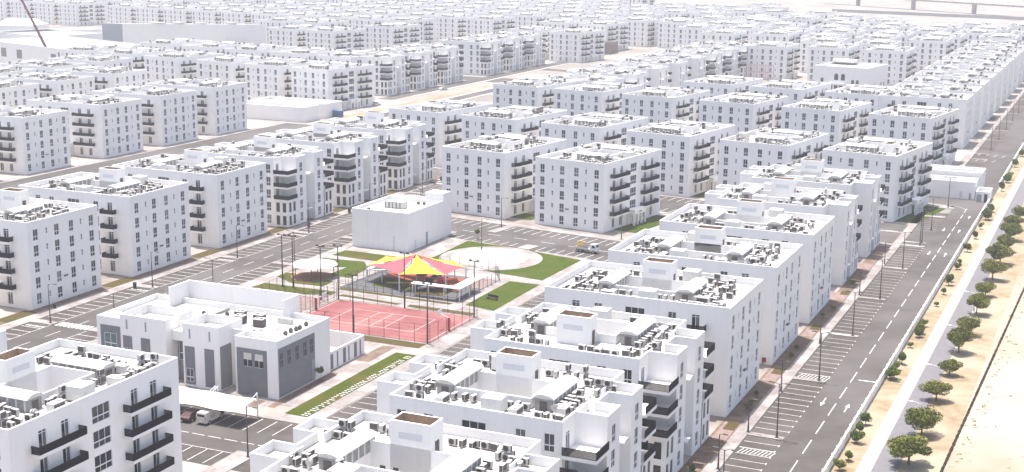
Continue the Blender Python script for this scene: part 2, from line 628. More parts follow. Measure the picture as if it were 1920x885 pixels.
def roof_kit(sk, cx, cy, rot, flip, rnd, dens, low=False, notched=False):
    low = low or sk.lod == 1
    """roof furniture; module centre cx, cy; rot rotates the whole kit (long axis along local x when rot=0)"""
    c, q = cos(rot), sin(rot)

    def P(x, y, z=0.0):
        if flip:
            y = -y
        return (cx + x * c - y * q, cy + x * q + y * c, Z_R + z)

    def R(r):
        return rot + r
    sy = -1 if flip else 1
    # tower on the far side of the well (flip puts it on the near side)
    ty = 2.0 if not flip else -5.0
    base = (cx + (-0.4) * c - ty * q, cy + (-0.4) * q + ty * c, 0.0)
    th = 2.35 if low else 4.25
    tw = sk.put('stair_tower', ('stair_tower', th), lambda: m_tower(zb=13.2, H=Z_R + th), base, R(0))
    lz = Z_R + (.5 if low else 2.2)

    def louv():
        mb = MB()
        mb.box(-1.5, 1.5, -.03, 0, 0, .75, 'louvre')
        return mb
    sk.put('vent_grille', 'vent_grille', louv, (0, 0, lz), 0, tw)

    def tdoor():
        mb = MB()
        mb.box(-.5, .5, -.02, .03, 0, 2.1, 'door_brown')
        return mb
    sk.put('roof_door', 'roof_door', tdoor, (2.62, 1.5, Z_R), pi / 2, tw)
    for x in (-6.7, 7.0):
        y0 = -6.1 if not flip else -2.6
        y = y0 if rnd.random() < .5 else y0 + .5
        sk.put('duct_housing', 'duct_housing', m_duct, (cx + x * c - y * q, cy + x * q + y * c, Z_R), R(0))
    x, y = rnd.choice([(-1.0, -8.2), (1.5, -8.2), (-3, -8.2)])
    sk.put('water_tank', 'water_tank', m_tank, P(x, y), R(rnd.choice([0, .06, -.05])))
    if rnd.random() < .7:
        sk.put('water_tank', 'water_tank', m_tank, P(rnd.choice([4.0, -4.5]), 7.9), R(0))
    for x, y in ((5.0, -8.4), (-5.6, -8.3), (9.6, -5.5)):
        if rnd.random() < .85:
            sk.put('rooftop_chiller', 'rooftop_chiller', m_plant, P(x + rnd.uniform(-.5, .5), y), R(rnd.choice([0, pi / 2])))
    spots = []
    for bx, by, nx, ny in ((10.2, -3, 3, 4), (11.5, 4, 2, 3), (-10.6, -4, 3, 3), (-11, 4.5, 3, 2), (3.4, 7.6, 3, 1), (-8, 8, 2, 1), (8.7, -8.3, 3, 1),
                           (-9.7, -8.2, 2, 1), (9.2, 6.6, 2, 2), (3.2, -6.2, 4, 1), (-3.6, -6.3, 3, 1), (-4.6, 7.4, 3, 1), (12.9, -7.5, 2, 2), (8.9, 1.0, 1, 4), (-13, .5, 2, 3), (-8.6, -1.5, 1, 3), (11.6, -8.6, 3, 1), (-12.6, -7.6, 2, 2), (6.0, 8.2, 3, 1), (12.8, .8, 1, 3)):
        for i in range(nx):
            for j in range(ny):
                spots.append((bx + (i - (nx - 1) / 2) * 1.25 + rnd.uniform(-.15, .15), by + (j - (ny - 1) / 2) * 1.3 + rnd.uniform(-.2, .2)))
    if notched:
        spots = [(x, y) for x, y in spots if abs(y) < 10 and (abs(x) <= 11.1 or (abs(x) <= 14.9 and (-6.2 < (-y if flip else y) < -2.8 or 2.7 < (-y if flip else y) < 5.8)))]
    else:
        spots = [(x, y) for x, y in spots if abs(y) < 9.5 and abs(x) < 14.9]
    rnd.shuffle(spots)
    for x, y in spots[:min(98, int(len(spots) * dens))]:
        k = 1 if rnd.random() < .12 else 0
        sk.put('air_conditioner', ('air_conditioner', k), lambda: m_ac(k), P(x, y), R(rnd.choice([0, 0, pi, pi / 2, -pi / 2]) + rnd.uniform(-.15, .15)))
    if dens > .45:
        for x, y, r in ((10.4, 1.2, pi / 2), (-9.2, 1.0, pi / 2), (1, -6.6, 0), (9.4, -6.6, 0)):
            sk.put('pipe_run', 'pipe_run', m_pipes, P(x, y), R(r))
        for i in range(4):
            sk.put('roof_vent', 'roof_vent', m_vent, P(rnd.choice([8.6, 9.0, -9.2]) + rnd.uniform(-.4, .4), rnd.uniform(-8.6, -5)), R(rnd.uniform(-.6, .6)))


def win_put(sk, x, y, z, rz, kind, rnd):
    g = rnd.choice(['glass', 'glass', 'glass_mid', 'glass_mid', 'glass_blind'])
    if kind == 'win':
        sk.put('window', ('window', g), lambda: m_window(1.34, 2.3, g), (x, y, z), rz)
    elif kind == 'slit':
        sk.put('narrow_window', 'narrow_window', m_slit, (x, y, z + .95), rz)
    elif kind == 'stair':
        sk.put('stair_window', ('stair_window', g), lambda: m_window(3.3, 2.3, g, 3), (x, y, z), rz)
    elif kind == 'door':
        sk.put('balcony_door', 'balcony_door', m_door, (x, y, z - .1), rz)


def walls_D(orient, style):
    """D block shell.  local x right, y away, near right corner at 0,0.  orient 'C': short face near, long face right; 'L': long near, short right"""
    mb = MB()
    LX, LY = (20.8, 31.6) if orient == 'C' else (31.6, 20.8)
    poly = [(-LX, 0), (0, 0), (0, LY), (-LX, LY)]
    ops = {'short': [], 'long': []}
    for z in FLOORS:
        for t in SHORT_WIN:
            ops['short'].append((t - .67, t + .67, z, z + 2.3))
        for t in SHORT_SLIT:
            ops['short'].append((t - .24, t + .24, z + .95, z + 2.1))
    lc = long_cols(style)
    for i, z in enumerate(FLOORS):
        for t in lc['door']:
            ops['long'].append((15.8 + t - .68, 15.8 + t + .68, z - .1, z + 2.3))
        for t in lc['win']:
            ops['long'].append((15.8 + t - .67, 15.8 + t + .67, z, z + 2.3))
        if i < 4:
            ops['long'].append((15.8 - 1.65, 15.8 + 1.65, z, z + 2.3))
    near = ops['short'] if orient == 'C' else ops['long']
    right = ops['long'] if orient == 'C' else ops['short']
    facade(mb, (-LX, 0), (1, 0), LX, 0, H_B, near)
    facade(mb, (0, 0), (0, 1), LY, 0, H_B, right)
    mb.face([(0, LY, 0), (-LX, LY, 0), (-LX, LY, H_B), (0, LY, H_B)], 'wall_paint')
    mb.face([(-LX, LY, 0), (-LX, 0, 0), (-LX, 0, H_B), (-LX, LY, H_B)], 'wall_paint')
    ring(mb, poly, H_B, Z_R - .02)
    return mb


E_POLY = [(-27.8, 0), (-4.2, 0), (-4.2, 4.2), (0, 4.2), (0, 8.8), (-3.1, 8.8), (-3.1, 13.0), (0, 13.0), (0, 17.4), (-4.2, 17.4), (-4.2, 22.0),
          (-27.8, 22.0), (-27.8, 17.4), (-32, 17.4), (-32, 13.0), (-28.9, 13.0), (-28.9, 8.8), (-32, 8.8), (-32, 4.2), (-27.8, 4.2)]


def walls_E(plain=False):
    mb = MB()
    n = len(E_POLY)
    for i in range(n):
        a, b = E_POLY[i], E_POLY[(i + 1) % n]
        wd = hypot(b[0] - a[0], b[1] - a[1])
        d = ((b[0] - a[0]) / wd, (b[1] - a[1]) / wd)
        ops = []
        if i == 0:
            for k, z in enumerate(FLOORS):
                for t in (-10.1, -6.3, 6.3, 10.1):
                    ops.append((11.8 + t - .67, 11.8 + t + .67, z, z + 2.3))
                if k < 4:
                    ops.append((11.8 - 1.65, 11.8 + 1.65, z, z + 2.3))
        elif i in (3, 7):
            for z in FLOORS:
                ops.append((wd / 2 - .67, wd / 2 + .67, z, z + 2.3))
        elif i in ((9,) if plain else (1, 9)):
            for k, z in enumerate(FLOORS[:3]):
                ops.append((wd / 2 - .3 - .68, wd / 2 - .3 + .68, z - .1, z + 2.3))
        facade(mb, a, d, wd, 0, H_B, ops)
    ring(mb, E_POLY, H_B, Z_R - .02)
    for x in (-4.2, -27.8):
        for y0, y1 in ((4.2, 8.8), (13.0, 17.4)):
            xx = x if x > -10 else x
            mb.box(xx - .12, xx + .12, y0 + .25, y1 - .25, Z_R - .3, H_B - .003, 'wall_paint')
    return mb


def roof_slab(rects, well, deep=3.0):
    """roof deck pieces around the light well plus the well's lining and kerb"""
    mb = MB()
    x0, x1, y0, y1 = well
    for i, (a, b, c, d) in enumerate(rects):
        if i == 0:
            for r in ((a, x0, c, d), (x1, b, c, d), (x0, x1, c, y0), (x0, x1, y1, d)):
                mb.face([(r[0], r[2], Z_R), (r[1], r[2], Z_R), (r[1], r[3], Z_R), (r[0], r[3], Z_R)], 'roof_white')
        else:
            mb.face([(a, c, Z_R), (b, c, Z_R), (b, d, Z_R), (a, d, Z_R)], 'roof_white')
    return mb


def light_well(x0, x1, y0, y1):
    mb = MB()
    t = .22
    zt, zb = Z_R + 1.35, 13.2
    for a, b, c, d in ((x0 - t, x1 + t, y0 - t, y0), (x0 - t, x1 + t, y1, y1 + t), (x0 - t, x0, y0, y1), (x1, x1 + t, y0, y1)):
        mb.box(a, b, c, d, zb, zt, 'wall_paint')
    mb.face([(x0, y0, zb + .1), (x1, y0, zb + .1), (x1, y1, zb + .1), (x0, y1, zb + .1)], 'roof_white')
    for x in (x0 + 1.6, x0 + 3.3, x1 - 3.3):
        mb.box(x - .35, x + .35, y1 - .03, y1 - .001, 14.3, 15.4, 'glass_mid')
    mb.box(x1 - 2.4, x1 - 1.5, y1 - 1.2, y1 - .5, zb + .2, zb + 1.4, 'ac_coil')
    return mb


def balcony_set(sk, x, y, rz, zc, wd, out=1.35):
    b = sk.put('balcony', ('balcony', wd, out), lambda: m_balcony(wd, out), (x, y, zc), rz)
    sk.put('railing', ('railing', wd, out), lambda: m_railing(wd, out), (0, 0, 0), 0, b)


def m_porch():
    mb = MB()
    mb.box(-3.2, 3.2, -2.4, 0, 3.0, 4.3, 'wall_paint', bottom=True)
    for x in (-3.2, -1.3, 0.8, 2.7):
        mb.box(x, x + .5, -2.4, -1.9, 0, 3.0, 'wall_paint')
    mb.box(-3.2, 3.2, -.5, -.02, 0, 3.0, 'wall_paint')
    mb.box(-.7, .7, -.53, -.5, 0, 2.3, 'glass')
    mb.box(-.6, .9, -2.43, -2.4, 3.5, 3.75, 'glass_mid')
    return mb


def gen_D(sk, orient, style, flip, dens, tall=False):
    rnd = sk.rnd
    LX, LY = (20.8, 31.6) if orient == 'C' else (31.6, 20.8)
    sk.put('wall', ('wall', 'D', orient, style), lambda: walls_D(orient, style))
    rects = [(-LX + .24, -.24, .24, LY - .24)]
    cx, cy = -LX / 2, LY / 2
    if orient == 'L':
        well = (cx - 5.6, cx + 5.0, cy - 5.0, cy + 2.0) if not flip else (cx - 5.6, cx + 5.0, cy - 2.0, cy + 5.0)
        rot = 0.0
    else:
        well = (cx - 2.0, cx + 5.0, cy - 5.6, cy + 5.0) if not flip else (cx - 5.0, cx + 2.0, cy - 5.6, cy + 5.0)
        rot = pi / 2
    sk.put('roof', ('roof', 'D', orient, flip), lambda: roof_slab(rects, well))
    sk.put('light_well', ('light_well', 'D', orient, flip), lambda: light_well(*well))
    roof_kit(sk, cx, cy, rot, flip, rnd, dens, low=not tall)
    # windows: face transforms
    faces = {'short': ((-LX, 0), (1, 0), 0.0) if orient == 'C' else ((0, 0), (0, 1), pi / 2),
             'long': ((0, 0), (0, 1), pi / 2) if orient == 'C' else ((-LX, 0), (1, 0), 0.0)}
    e = .12

    def at(face, t, off=e):
        P, d, rz = faces[face]
        n = (d[1], -d[0])
        return P[0] + d[0] * t - n[0] * off, P[1] + d[1] * t - n[1] * off, rz
    lc = long_cols(style)
    for i, z in enumerate(FLOORS):
        for t in SHORT_WIN:
            x, y, rz = at('short', t)
            win_put(sk, x, y, z, rz, 'win', rnd)
        for t in SHORT_SLIT:
            x, y, rz = at('short', t)
            win_put(sk, x, y, z, rz, 'slit', rnd)
        for t in lc['door']:
            x, y, rz = at('long', 15.8 + t)
            win_put(sk, x, y, z, rz, 'door', rnd)
        for t in lc['win']:
            x, y, rz = at('long', 15.8 + t)
            win_put(sk, x, y, z, rz, 'win', rnd)
        if i < 4:
            x, y, rz = at('long', 15.8)
            win_put(sk, x, y, z, rz, 'stair', rnd)
            for t, wd in lc['bal']:
                x, y, rz = at('long', 15.8 + t, 0.0)
                balcony_set(sk, x, y, rz, z - .52, wd)
    x, y, rz = at('short', 10.0, 0.0)
    sk.put('wall_lamp', 'wall_lamp', m_wlamp, (x, y, 5.0), rz)
    if style == 'front':
        x, y, rz = at('long', 15.8, 0.0)
        sk.put('entrance_porch', 'entrance_porch', m_porch, (x, y, 0), rz)


def m_wlamp():
    mb = MB()
    mb.box(-.45, .45, -.16, -.01, 0, .16, 'ac_coil')
    mb.box(-.5, -.2, -.3, -.16, -.08, .22, 'ac_dark')
    mb.box(.2, .5, -.3, -.16, -.08, .22, 'ac_dark')
    return mb


def m_bay(side):
    """two lower floors of a notched corner: white frame with tall dark glazing"""
    mb = MB()
    w_ = 4.2
    for P, d in (((-w_, 0), (1, 0)), ((0, 0), (0, 1))):
        if side == 'left' and d == (0, 1):
            continue
        ops = [(a, a + 1.1, z, z + 2.5) for a in (.55, 2.5) for z in (.5, 3.9)]
        facade(mb, P, d, w_, 0, 6.95, ops)
        n = (d[1], -d[0])
        for a, b, z0, z1 in ops:
            q = [(P[0] + d[0] * t - n[0] * .1, P[1] + d[1] * t - n[1] * .1, z) for t, z in ((a, z0), (b, z0), (b, z1), (a, z1))]
            mb.face(q, 'glass')
    if side == 'left':
        mb.face([(-w_, w_, 0), (-w_, 0, 0), (-w_, 0, 6.95), (-w_, w_, 6.95)], 'wall_paint')
    mb.face([(-w_, 0, 6.95), (0, 0, 6.95), (0, w_, 6.95), (-w_, w_, 6.95)], 'wall_paint')
    return mb


def m_nslab():
    mb = MB()
    mb.box(-4.2, .35, -.35, 4.2, 0, .42, 'wall_paint', bottom=True)
    return mb


def m_nrail(side):
    mb = MB()
    z0, z1 = .42, 1.5

    def run(p, q):
        L = hypot(q[0] - p[0], q[1] - p[1])
        n = int(L / .13)
        dx, dy = (q[0] - p[0]) / L, (q[1] - p[1]) / L
        for z in (z0 + .03, z1 - .06):
            x0, x1 = sorted((p[0], q[0]))
            y0, y1 = sorted((p[1], q[1]))
            mb.box(x0 - .03, x1 + .03, y0 - .03, y1 + .03, z, z + .07, 'rail_dark', bottom=True)
        for i in range(n + 1):
            x, y = p[0] + dx * L * i / n, p[1] + dy * L * i / n
            mb.box(x - .02 - abs(dx) * .034, x + .02 + abs(dx) * .034, y - .02 - abs(dy) * .034, y + .02 + abs(dy) * .034, z0 + .1, z1 - .06, 'rail_dark')
    run((-4.1, -.27), (.27, -.27))
    run((.27, -.20), (.27, 4.1))
    return mb


def m_canopy():
    mb = MB()
    n = 8
    for i in range(n):
        t0, t1 = pi * i / n, pi * (i + 1) / n
        p = [(-.95 * cos(t), .38 * sin(t)) for t in (t0, t1)]
        mb.face([(p[0][0], -3.3, p[0][1]), (p[1][0], -3.3, p[1][1]), (p[1][0], 0, p[1][1]), (p[0][0], 0, p[0][1])], 'frame_white')
        mb.face([(p[1][0], -3.3, p[1][1] - .12), (p[0][0], -3.3, p[0][1] - .12), (p[0][0], 0, p[0][1] - .12), (p[1][0], 0, p[1][1] - .12)], 'frame_white')
        mb.face([(p[0][0], -3.3, p[0][1] - .12), (p[1][0], -3.3, p[1][1] - .12), (p[1][0], -3.3, p[1][1]), (p[0][0], -3.3, p[0][1])], 'frame_white')
    return mb


def gen_E(sk, flip, dens, tall=False, plain=False):
    rnd = sk.rnd
    sk.put('wall', ('wall', 'E', plain), lambda: walls_E(plain))
    rects = [(-27.6, -4.4, .24, 21.76), (-4.05, -.24, 4.4, 8.6), (-4.05, -.24, 13.2, 17.2), (-4.4, -3.3, 8.4, 13.4),
             (-31.76, -27.95, 4.4, 8.6), (-31.76, -27.95, 13.2, 17.2), (-28.7, -27.6, 8.4, 13.4)]
    cx, cy = -16.0, 11.0
    well = (cx - 5.6, cx + 5.0, cy - 5.0, cy + 2.0) if not flip else (cx - 5.6, cx + 5.0, cy - 2.0, cy + 5.0)
    sk.put('roof', ('roof', 'E', flip), lambda: roof_slab(rects, well))
    sk.put('light_well', ('light_well', 'E', flip), lambda: light_well(*well))
    roof_kit(sk, cx, cy, 0.0, flip, rnd, dens, low=not tall, notched=True)
    e = .12
    for i, z in enumerate(FLOORS):
        for t in (-10.1, -6.3, 6.3, 10.1):
            win_put(sk, -16 + t, e, z, 0.0, 'win', rnd)
        if i < 4:
            win_put(sk, -16, e, z, 0.0, 'stair', rnd)
        win_put(sk, -e, 6.5, z, pi / 2, 'win', rnd)
        win_put(sk, -e, 15.2, z, pi / 2, 'win', rnd)
    for z in FLOORS[:3]:
        if not plain:
            win_put(sk, -4.2 - e, 1.8, z, pi / 2, 'door', rnd)
        win_put(sk, -4.2 - e, 19.4, z, pi / 2, 'door', rnd)
        for y, ky in ((0, 0), (22.0, 1)):
            if ky == 0 and plain:
                continue
            if ky == 0:
                b = sk.put('balcony', 'corner_balcony', m_nslab, (0, y, z - .52), 0)
                sk.put('railing', 'corner_railing', lambda: m_nrail('right'), (0, 0, 0), 0, b)
            else:
                b = sk.put('balcony', 'corner_balcony', m_nslab, (0, y, z - .52), pi / 2)
                sk.put('railing', 'corner_railing', lambda: m_nrail('right'), (0, 0, 0), 0, b)
    if not plain:
        sk.put('corner_bay', ('corner_bay', 'r'), lambda: m_bay('right'), (0, 0, 0), 0)
    sk.put('corner_bay', ('corner_bay', 'r'), lambda: m_bay('right'), (0, 22.0, 0), pi / 2)
    sk.put('corner_bay', ('corner_bay', 'l'), lambda: m_bay('left'), (-27.8, 0, 0), 0)
    for z in (12.6, 3.1):
        sk.put('entrance_canopy', 'entrance_canopy', m_canopy, (-3.08, 10.9, z), pi / 2)

    def recess_door():
        mb = MB()
        mb.box(-1.1, 1.1, -.05, 0, 0, 2.5, 'duct_side')
        mb.box(-.9, -.05, -.08, -.05, 0, 2.3, 'glass_mid')
        mb.box(.05, .9, -.08, -.05, 0, 2.3, 'glass_mid')
        return mb
    sk.put('entrance_door', 'entrance_door', recess_door, (-3.1, 10.9, 0), pi / 2)


NB = 0
FOOT = []      # world centres of buildings


def block(kind, frame_h, b, a, label, style='front', flip=False, dens=.55, lod=0, group=None, seed=None, var=0, tall=False, plain=False):
    """kind 'DC', 'DL' or 'E'; near-right ground corner at frame (b, a)"""
    global NB
    NB += 1
    x, y = fr2w(frame_h, b, a)
    FOOT.append((x, y))
    rz = -frame_h
    rnd = random.Random(seed if seed is not None else NB * 7 + 3)
    if lod == 0:
        root = thing('apartment_block', label, 'apartment block', (x, y, 0), rz, group)
        sk = Sink(0, root, rnd)
    else:
        key = ('far', kind, style, flip, var, plain)
        if key not in CACHE:
            sk = Sink(1, None, random.Random(var * 31 + 5))
            if kind == 'E':
                gen_E(sk, flip, dens, False, plain)
            else:
                gen_D(sk, kind[1], style, flip, dens)
            CACHE[key] = sk.mb.mesh('apartment_block')
        o = link('apartment_block', CACHE[key], None, (x, y, 0), rz)
        tag(o, label, 'apartment block', group)
        return o
    if kind == 'E':
        gen_E(sk, flip, dens, tall, plain)
    else:
        gen_D(sk, kind[1], style, flip, dens, tall)
    return root

# ================================================================== GROUND
def sheet(name, frame, rects, z, m, label=None):
    mb = MB()
    for b0, b1, a0, a1 in rects:
        mb.face([(b0, a0, z), (b1, a0, z), (b1, a1, z), (b0, a1, z)], m)
    return struct(name, mb, label, -frame)


def slab(name, frame, rects, z, m, label=None, side='kerb'):
    mb = MB()
    for b0, b1, a0, a1 in rects:
        mb.box(b0, b1, a0, a1, 0, z, side, top=m)
    return struct(name, mb, label, -frame)


g = MB()
g.face([(-6000, -200, -.02), (6000, -200, -.02), (6000, 9000, -.02), (-6000, 9000, -.02)], 'sand_far')
struct('ground', g, 'pale sandy ground under the whole district')
sheet('city_ground', HS, [(-420, -51, 90, 560)], 0.0, 'sand_city')
sheet('sand_lot', HS, [(-19.5, 120, 60, 1400)], 0.0, 'sand_bright')
sheet('sand_verge', HS, [(-34.3, -30.9, 60, 900), (-25.5, -19.5, 60, 900)], 0.02, 'sand_yellow')

# ---- right hand street
isl = [199.2 + 30.6 * k for k in range(-2, 6)] + [501.9, 515.3] + [553 + 30.4 * k for k in range(0, 9)]
sheet('road', HS, [(-43.1, -34.6, 60, 418), (-43.4, -34.6, 447, 1000)], 0.012, 'asphalt')
sheet('parking_surface', HS, [(-48.85, -43.1, 60, 396), (-48.85, -43.4, 447, 840)], 0.014, 'bay_asphalt')
slab('pavement', HS, [(-50.9, -48.85, 60, 400), (-51.5, -48.85, 447, 840)], 0.13, 'paver')
slab('kerb_island', HS, [(-48.8, -43.3, a - .1, a + 1.25) for a in isl if a < 380] + [(-48.8, -43.3, a - .1, a + 1.0) for a in isl if a > 500] +
     [(-48.8, -43.3, 347.6, 349.4), (-48.8, -43.3, 388.6, 390.6)], 0.134, 'paver')
slab('footpath', HS, [(-30.9, -28.9, 60, 900)], 0.05, 'kerb')
slab('cycle_path', HS, [(-28.9, -25.5, 60, 900)], 0.04, 'paver_grey')
mk = MB()
zM = .024


def line(mb, b0, b1, a0, a1, z=zM):
    mb.face([(b0, a0, z), (b1, a0, z), (b1, a1, z), (b0, a1, z)], 'paint_white')


a = 102.0
while a < 405:
    line(mk, -39.47, -39.30, a, a + 6.3)
    a += 9.3
for i in range(len(isl) - 1):
    a0, a1 = isl[i] + 1.25, isl[i + 1]
    if a1 > 380 or a1 - a0 > 40:
        continue
    n = 11
    st = (a1 - a0) / n
    for k in range(1, n):
        line(mk, -48.6, -43.25, a0 + st * k - .06, a0 + st * k + .06)
        line(mk, -43.35, -43.2, a0 + st * k - .35, a0 + st * k + .35)
    if i in (1, 3):
        hb = a0 + st * 8 if i == 1 else a0 + .1
        for k in range(9):
            b = -48.4 + k * .6
            mk.face([(b, hb + .2, zM), (b + .15, hb + .2, zM), (b + .65, hb + st * .9 - .2, zM), (b + .5, hb + st * .9 - .2, zM)], 'paint_white')
        line(mk, -48.6, -43.2, hb, hb + .12)
        line(mk, -48.6, -43.2, hb + st * .9, hb + st * .9 + .12)
for k in range(7):
    line(mk, -48.6, -43.3, 369.5 + k * 2.65, 369.62 + k * 2.65)
for k in range(4):
    line(mk, -48.6, -43.8, 392.5 + k * 2.6, 392.62 + k * 2.6)
bk = MB()
bk.prism([(-51.5, 405.5), (-44.6, 402.6), (-42.6, 403.6), (-42.9, 405.4), (-46.0, 408.2), (-51.5, 410.2)], 0, .135, 'kerb', top='paver')
struct('kerb_island', bk, None, -HS)


def arrow(mb, b, a, up, z=zM):
    s = 1 if up else -1
    mb.face([(b - .10, a, z), (b + .10, a, z), (b + .10, a + s * 3.0, z), (b - .10, a + s * 3.0, z)][::s], 'paint_white')
    mb.face([(b - .42, a + s * 2.6, z + .002), (b + .42, a + s * 2.6, z + .002), (b, a + s * 4.4, z + .002)][::s], 'paint_white')


for px, py, up in ((1544, 753, False), (1587, 766, True), (1742, 474, False), (1772, 478, True), (1770, 430, False), (1798, 434, True), (1817, 408, True)):
    b, a = SP(px, py)
    arrow(mk, b, a + (2 if not up else -2), up)
b, a = SP(1627, 715)
line(mk, b - 1.6, b + 1.6, a - .15, a + .2)
# curve where the street turns left in front of the low service building
for k in range(9):
    t0, t1 = k / 9 * pi / 2, (k + .75) / 9 * pi / 2
    for r in (6.4,):
        cx0, cy0 = -45.9, 402.5
        p = [(cx0 + r * cos(t), cy0 + r * sin(t)) for t in (t0, t1)]
        q = [(cx0 + (r + .18) * cos(t), cy0 + (r + .18) * sin(t)) for t in (t0, t1)]
        mk.face([(p[0][0], p[0][1], zM), (q[0][0], q[0][1], zM), (q[1][0], q[1][1], zM), (p[1][0], p[1][1], zM)], 'paint_white')
struct('road_markings', mk, None, -HS)
sheet('side_street', HS, [(-112, -42.6, 404, 416), (-112, -48.9, 349.6, 362), (-52, -43.1, 350, 362), (-52, -43.1, 403.5, 418)], 0.0135, 'asphalt')
slab('side_pavement', HS, [(-86, -51, 363, 365), (-57, -52, 395, 403)], .12, 'paver')

# strip between the right hand row and its pavement
slab('planting_bed', HS, [(-53.95, -51.0, 100, 345)], .05, 'dirt')
slab('garden_strip', HS, [(-53.5, -51.2, 195.5, 204), (-53.5, -51.2, 226.5, 234), (-53.5, -51.3, 257, 263), (-56, -51.2, 287, 294), (-56, -51.2, 318, 324)], .06, 'paver_pink')
slab('garden_strip', HS, [(-53.0, -51.2, a0, a0 + 3.5) for a0 in (152, 170, 200, 231, 262, 292)], .09, 'lawn_dry')

# ---- street between the left hand rows and the park
sheet('road', HS, [(-187.0, -178.0, 90, 430)], 0.012, 'asphalt')
sheet('parking_surface', HS, [(-192.1, -187.0, 90, 430), (-178.0, -172.6, 90, 430)], 0.014, 'bay_asphalt')
slab('pavement', HS, [(-194.8, -192.1, 90, 430), (-172.6, -170.2, 90, 430)], .13, 'paver')
sl = [200.3 + 31.1 * k for k in range(-3, 8)]
slab('kerb_island', HS, [(-192.1, -186.9, a - .2, a + 1.9) for a in sl] + [(-178.1, -172.6, a - .2, a + 1.9) for a in sl], .134, 'paver')
slab('planting_bed', HS, [(-197.95, -195.6, 100, 400)], .05, 'dirt')
slab('garden_strip', HS, [(-199, -195.6, 197.5 + 31 * k, 206 + 31 * k) for k in range(-1, 6)], .09, 'lawn_dry')
ml = MB()
a = 105.0
while a < 428:
    line(ml, -182.53, -182.38, a, a + 4.2)
    a += 8.05
for s0 in sl:
    for k in range(1, 11):
        aa = s0 + 1.9 + k * (31.1 - 2.1) / 11
        line(ml, -191.9, -187.1, aa - .085, aa + .085)
        line(ml, -177.9, -172.8, aa - .085, aa + .085)
    line(ml, -187.1, -186.98, s0 + 1.9, s0 + 30.8)
    line(ml, -178.02, -177.9, s0 + 1.9, s0 + 30.8)
    for k in range(6):
        line(ml, -191.4 + k * .75, -191.0 + k * .75, s0 - 2.2, s0 - 1.5)
for k in range(8):
    line(ml, -186.3 + k * 1.0, -185.7 + k * 1.0, 200.4, 203.0)
struct('road_markings', ml, None, -HS)

# ---- cross street in front of the clinic
sheet('road', HS, [(-170.2, -88, 158.9, 167.3)], 0.0125, 'asphalt')
sheet('parking_surface', HS, [(-170.2, -90, 167.3, 173.5), (-147, -90, 153.4, 158.9)], 0.0145, 'bay_asphalt')
slab('pavement', HS, [(-170.2, -111, 173.5, 176.0), (-115.2, -111.8, 140, 160)], .13, 'paver')
mc = MB()
b = -168.0
while b < -112:
    line(mc, b, b + 2.5 * .96, 163.2, 163.35)
    b += 3.0
b = -166.0
while b < -112:
    line(mc, b - .06, b + .06, 167.6, 173.2)
    if b > -145:
        line(mc, b - .06, b + .06, 153.8, 158.7)
    b += 2.72
line(mc, -147, -112, 158.85, 158.97)
struct('road_markings', mc, None, -HS)

# ---- service street behind the right hand row
sheet('road', HS, [(-104.5, -95, 140, 322)], 0.0125, 'asphalt')
sheet('parking_surface', HS, [(-110.8, -104.5, 173.5, 300), (-95, -89, 140, 322)], 0.0145, 'bay_asphalt')
mb_ = MB()
a = 176.0
while a < 300:
    line(mb_, -110.6, -104.8, a, a + .12)
    line(mb_, -94.8, -89.2, a, a + .12)
    a += 2.65
struct('road_markings', mb_, None, -HS)

# ---- park
slab('park_paving', HS, [(-170.2, -111.0, 176.0, 283.0), (-154.0, -111.0, 283.0, 290.0)], .10, 'paver')
pk = MB()
for p in ([(-154, 290), (-111, 290), (-111, 297.6), (-154, 305.5)],):
    pk.prism(p, 0, .10, 'kerb', top='paver')
struct('park_paving', pk, None, -HS)


def lawn(name, pts, m='lawn', z=.15):
    mb = MB()
    mb.prism(pts, 0, z, 'kerb', top=m)
    return struct(name, mb, None, -HS)


lawn('lawn', [(-118.0, 176.6), (-113.8, 176.6), (-113.8, 213.2), (-118.0, 213.2)])
lawn('lawn', [(-129.0, 217.2), (-115.4, 217.2), (-115.4, 220.2), (-129.0, 220.2)], 'lawn_dry')
lawn('lawn', [(-169.2, 241.6), (-155.5, 241.6), (-150.2, 243.4), (-150.4, 246.2), (-168.5, 246.0)])
lawn('lawn', [(-148.6, 243.6), (-134.0, 242.6), (-133.6, 243.6), (-148.2, 245.0)], 'lawn_dry')
lawn('lawn', [(-151.6, 248.2), (-124.2, 247.4), (-124.0, 248.6), (-151.4, 249.6)], 'lawn_dry')
lawn('lawn', [(-131.5, 242.2), (-116.5, 241.7), (-116.5, 243.6), (-131.5, 244.0)], 'lawn_dry')
lawn('lawn', [(-169.6, 256.5), (-168.4, 263.0), (-160.0, 266.5), (-159.2, 273.0), (-169.8, 272.0)], 'lawn_fresh')
lawn('lawn', [(-160.2, 258.5), (-154.2, 258.2), (-155.2, 268.0), (-159.2, 273.0), (-160.0, 266.5)], 'lawn_fresh')
lawn('lawn', [(-169.6, 252.2), (-163.5, 248.6), (-155.6, 248.8), (-156.0, 253.6), (-165.0, 256.0), (-169.6, 256.2)])
lawn('lawn', [(-169.6, 275.6), (-153.8, 274.6), (-153.8, 280.8), (-169.4, 281.6)])
lawn('lawn', [(-121.2, 248.8), (-114.0, 247.0), (-114.0, 271.0), (-121.2, 271.0)], 'lawn_fresh')
lawn('lawn', [(-146.8, 280.0), (-115.0, 274.8), (-114.4, 297.0), (-133.0, 301.6), (-147.5, 304.0)], 'lawn_fresh', .16)
lawn('lawn', [(-140.0, 303.4), (-128.0, 300.4), (-128.0, 301.4), (-146.5, 304.9)], 'lawn_dry', .175)
ci = MB()
ci.prism([(-134.3 + 12.2 * cos(t * pi / 24), 289.3 + 12.4 * sin(t * pi / 24)) for t in range(48)], 0, .20, 'kerb', top='paver')
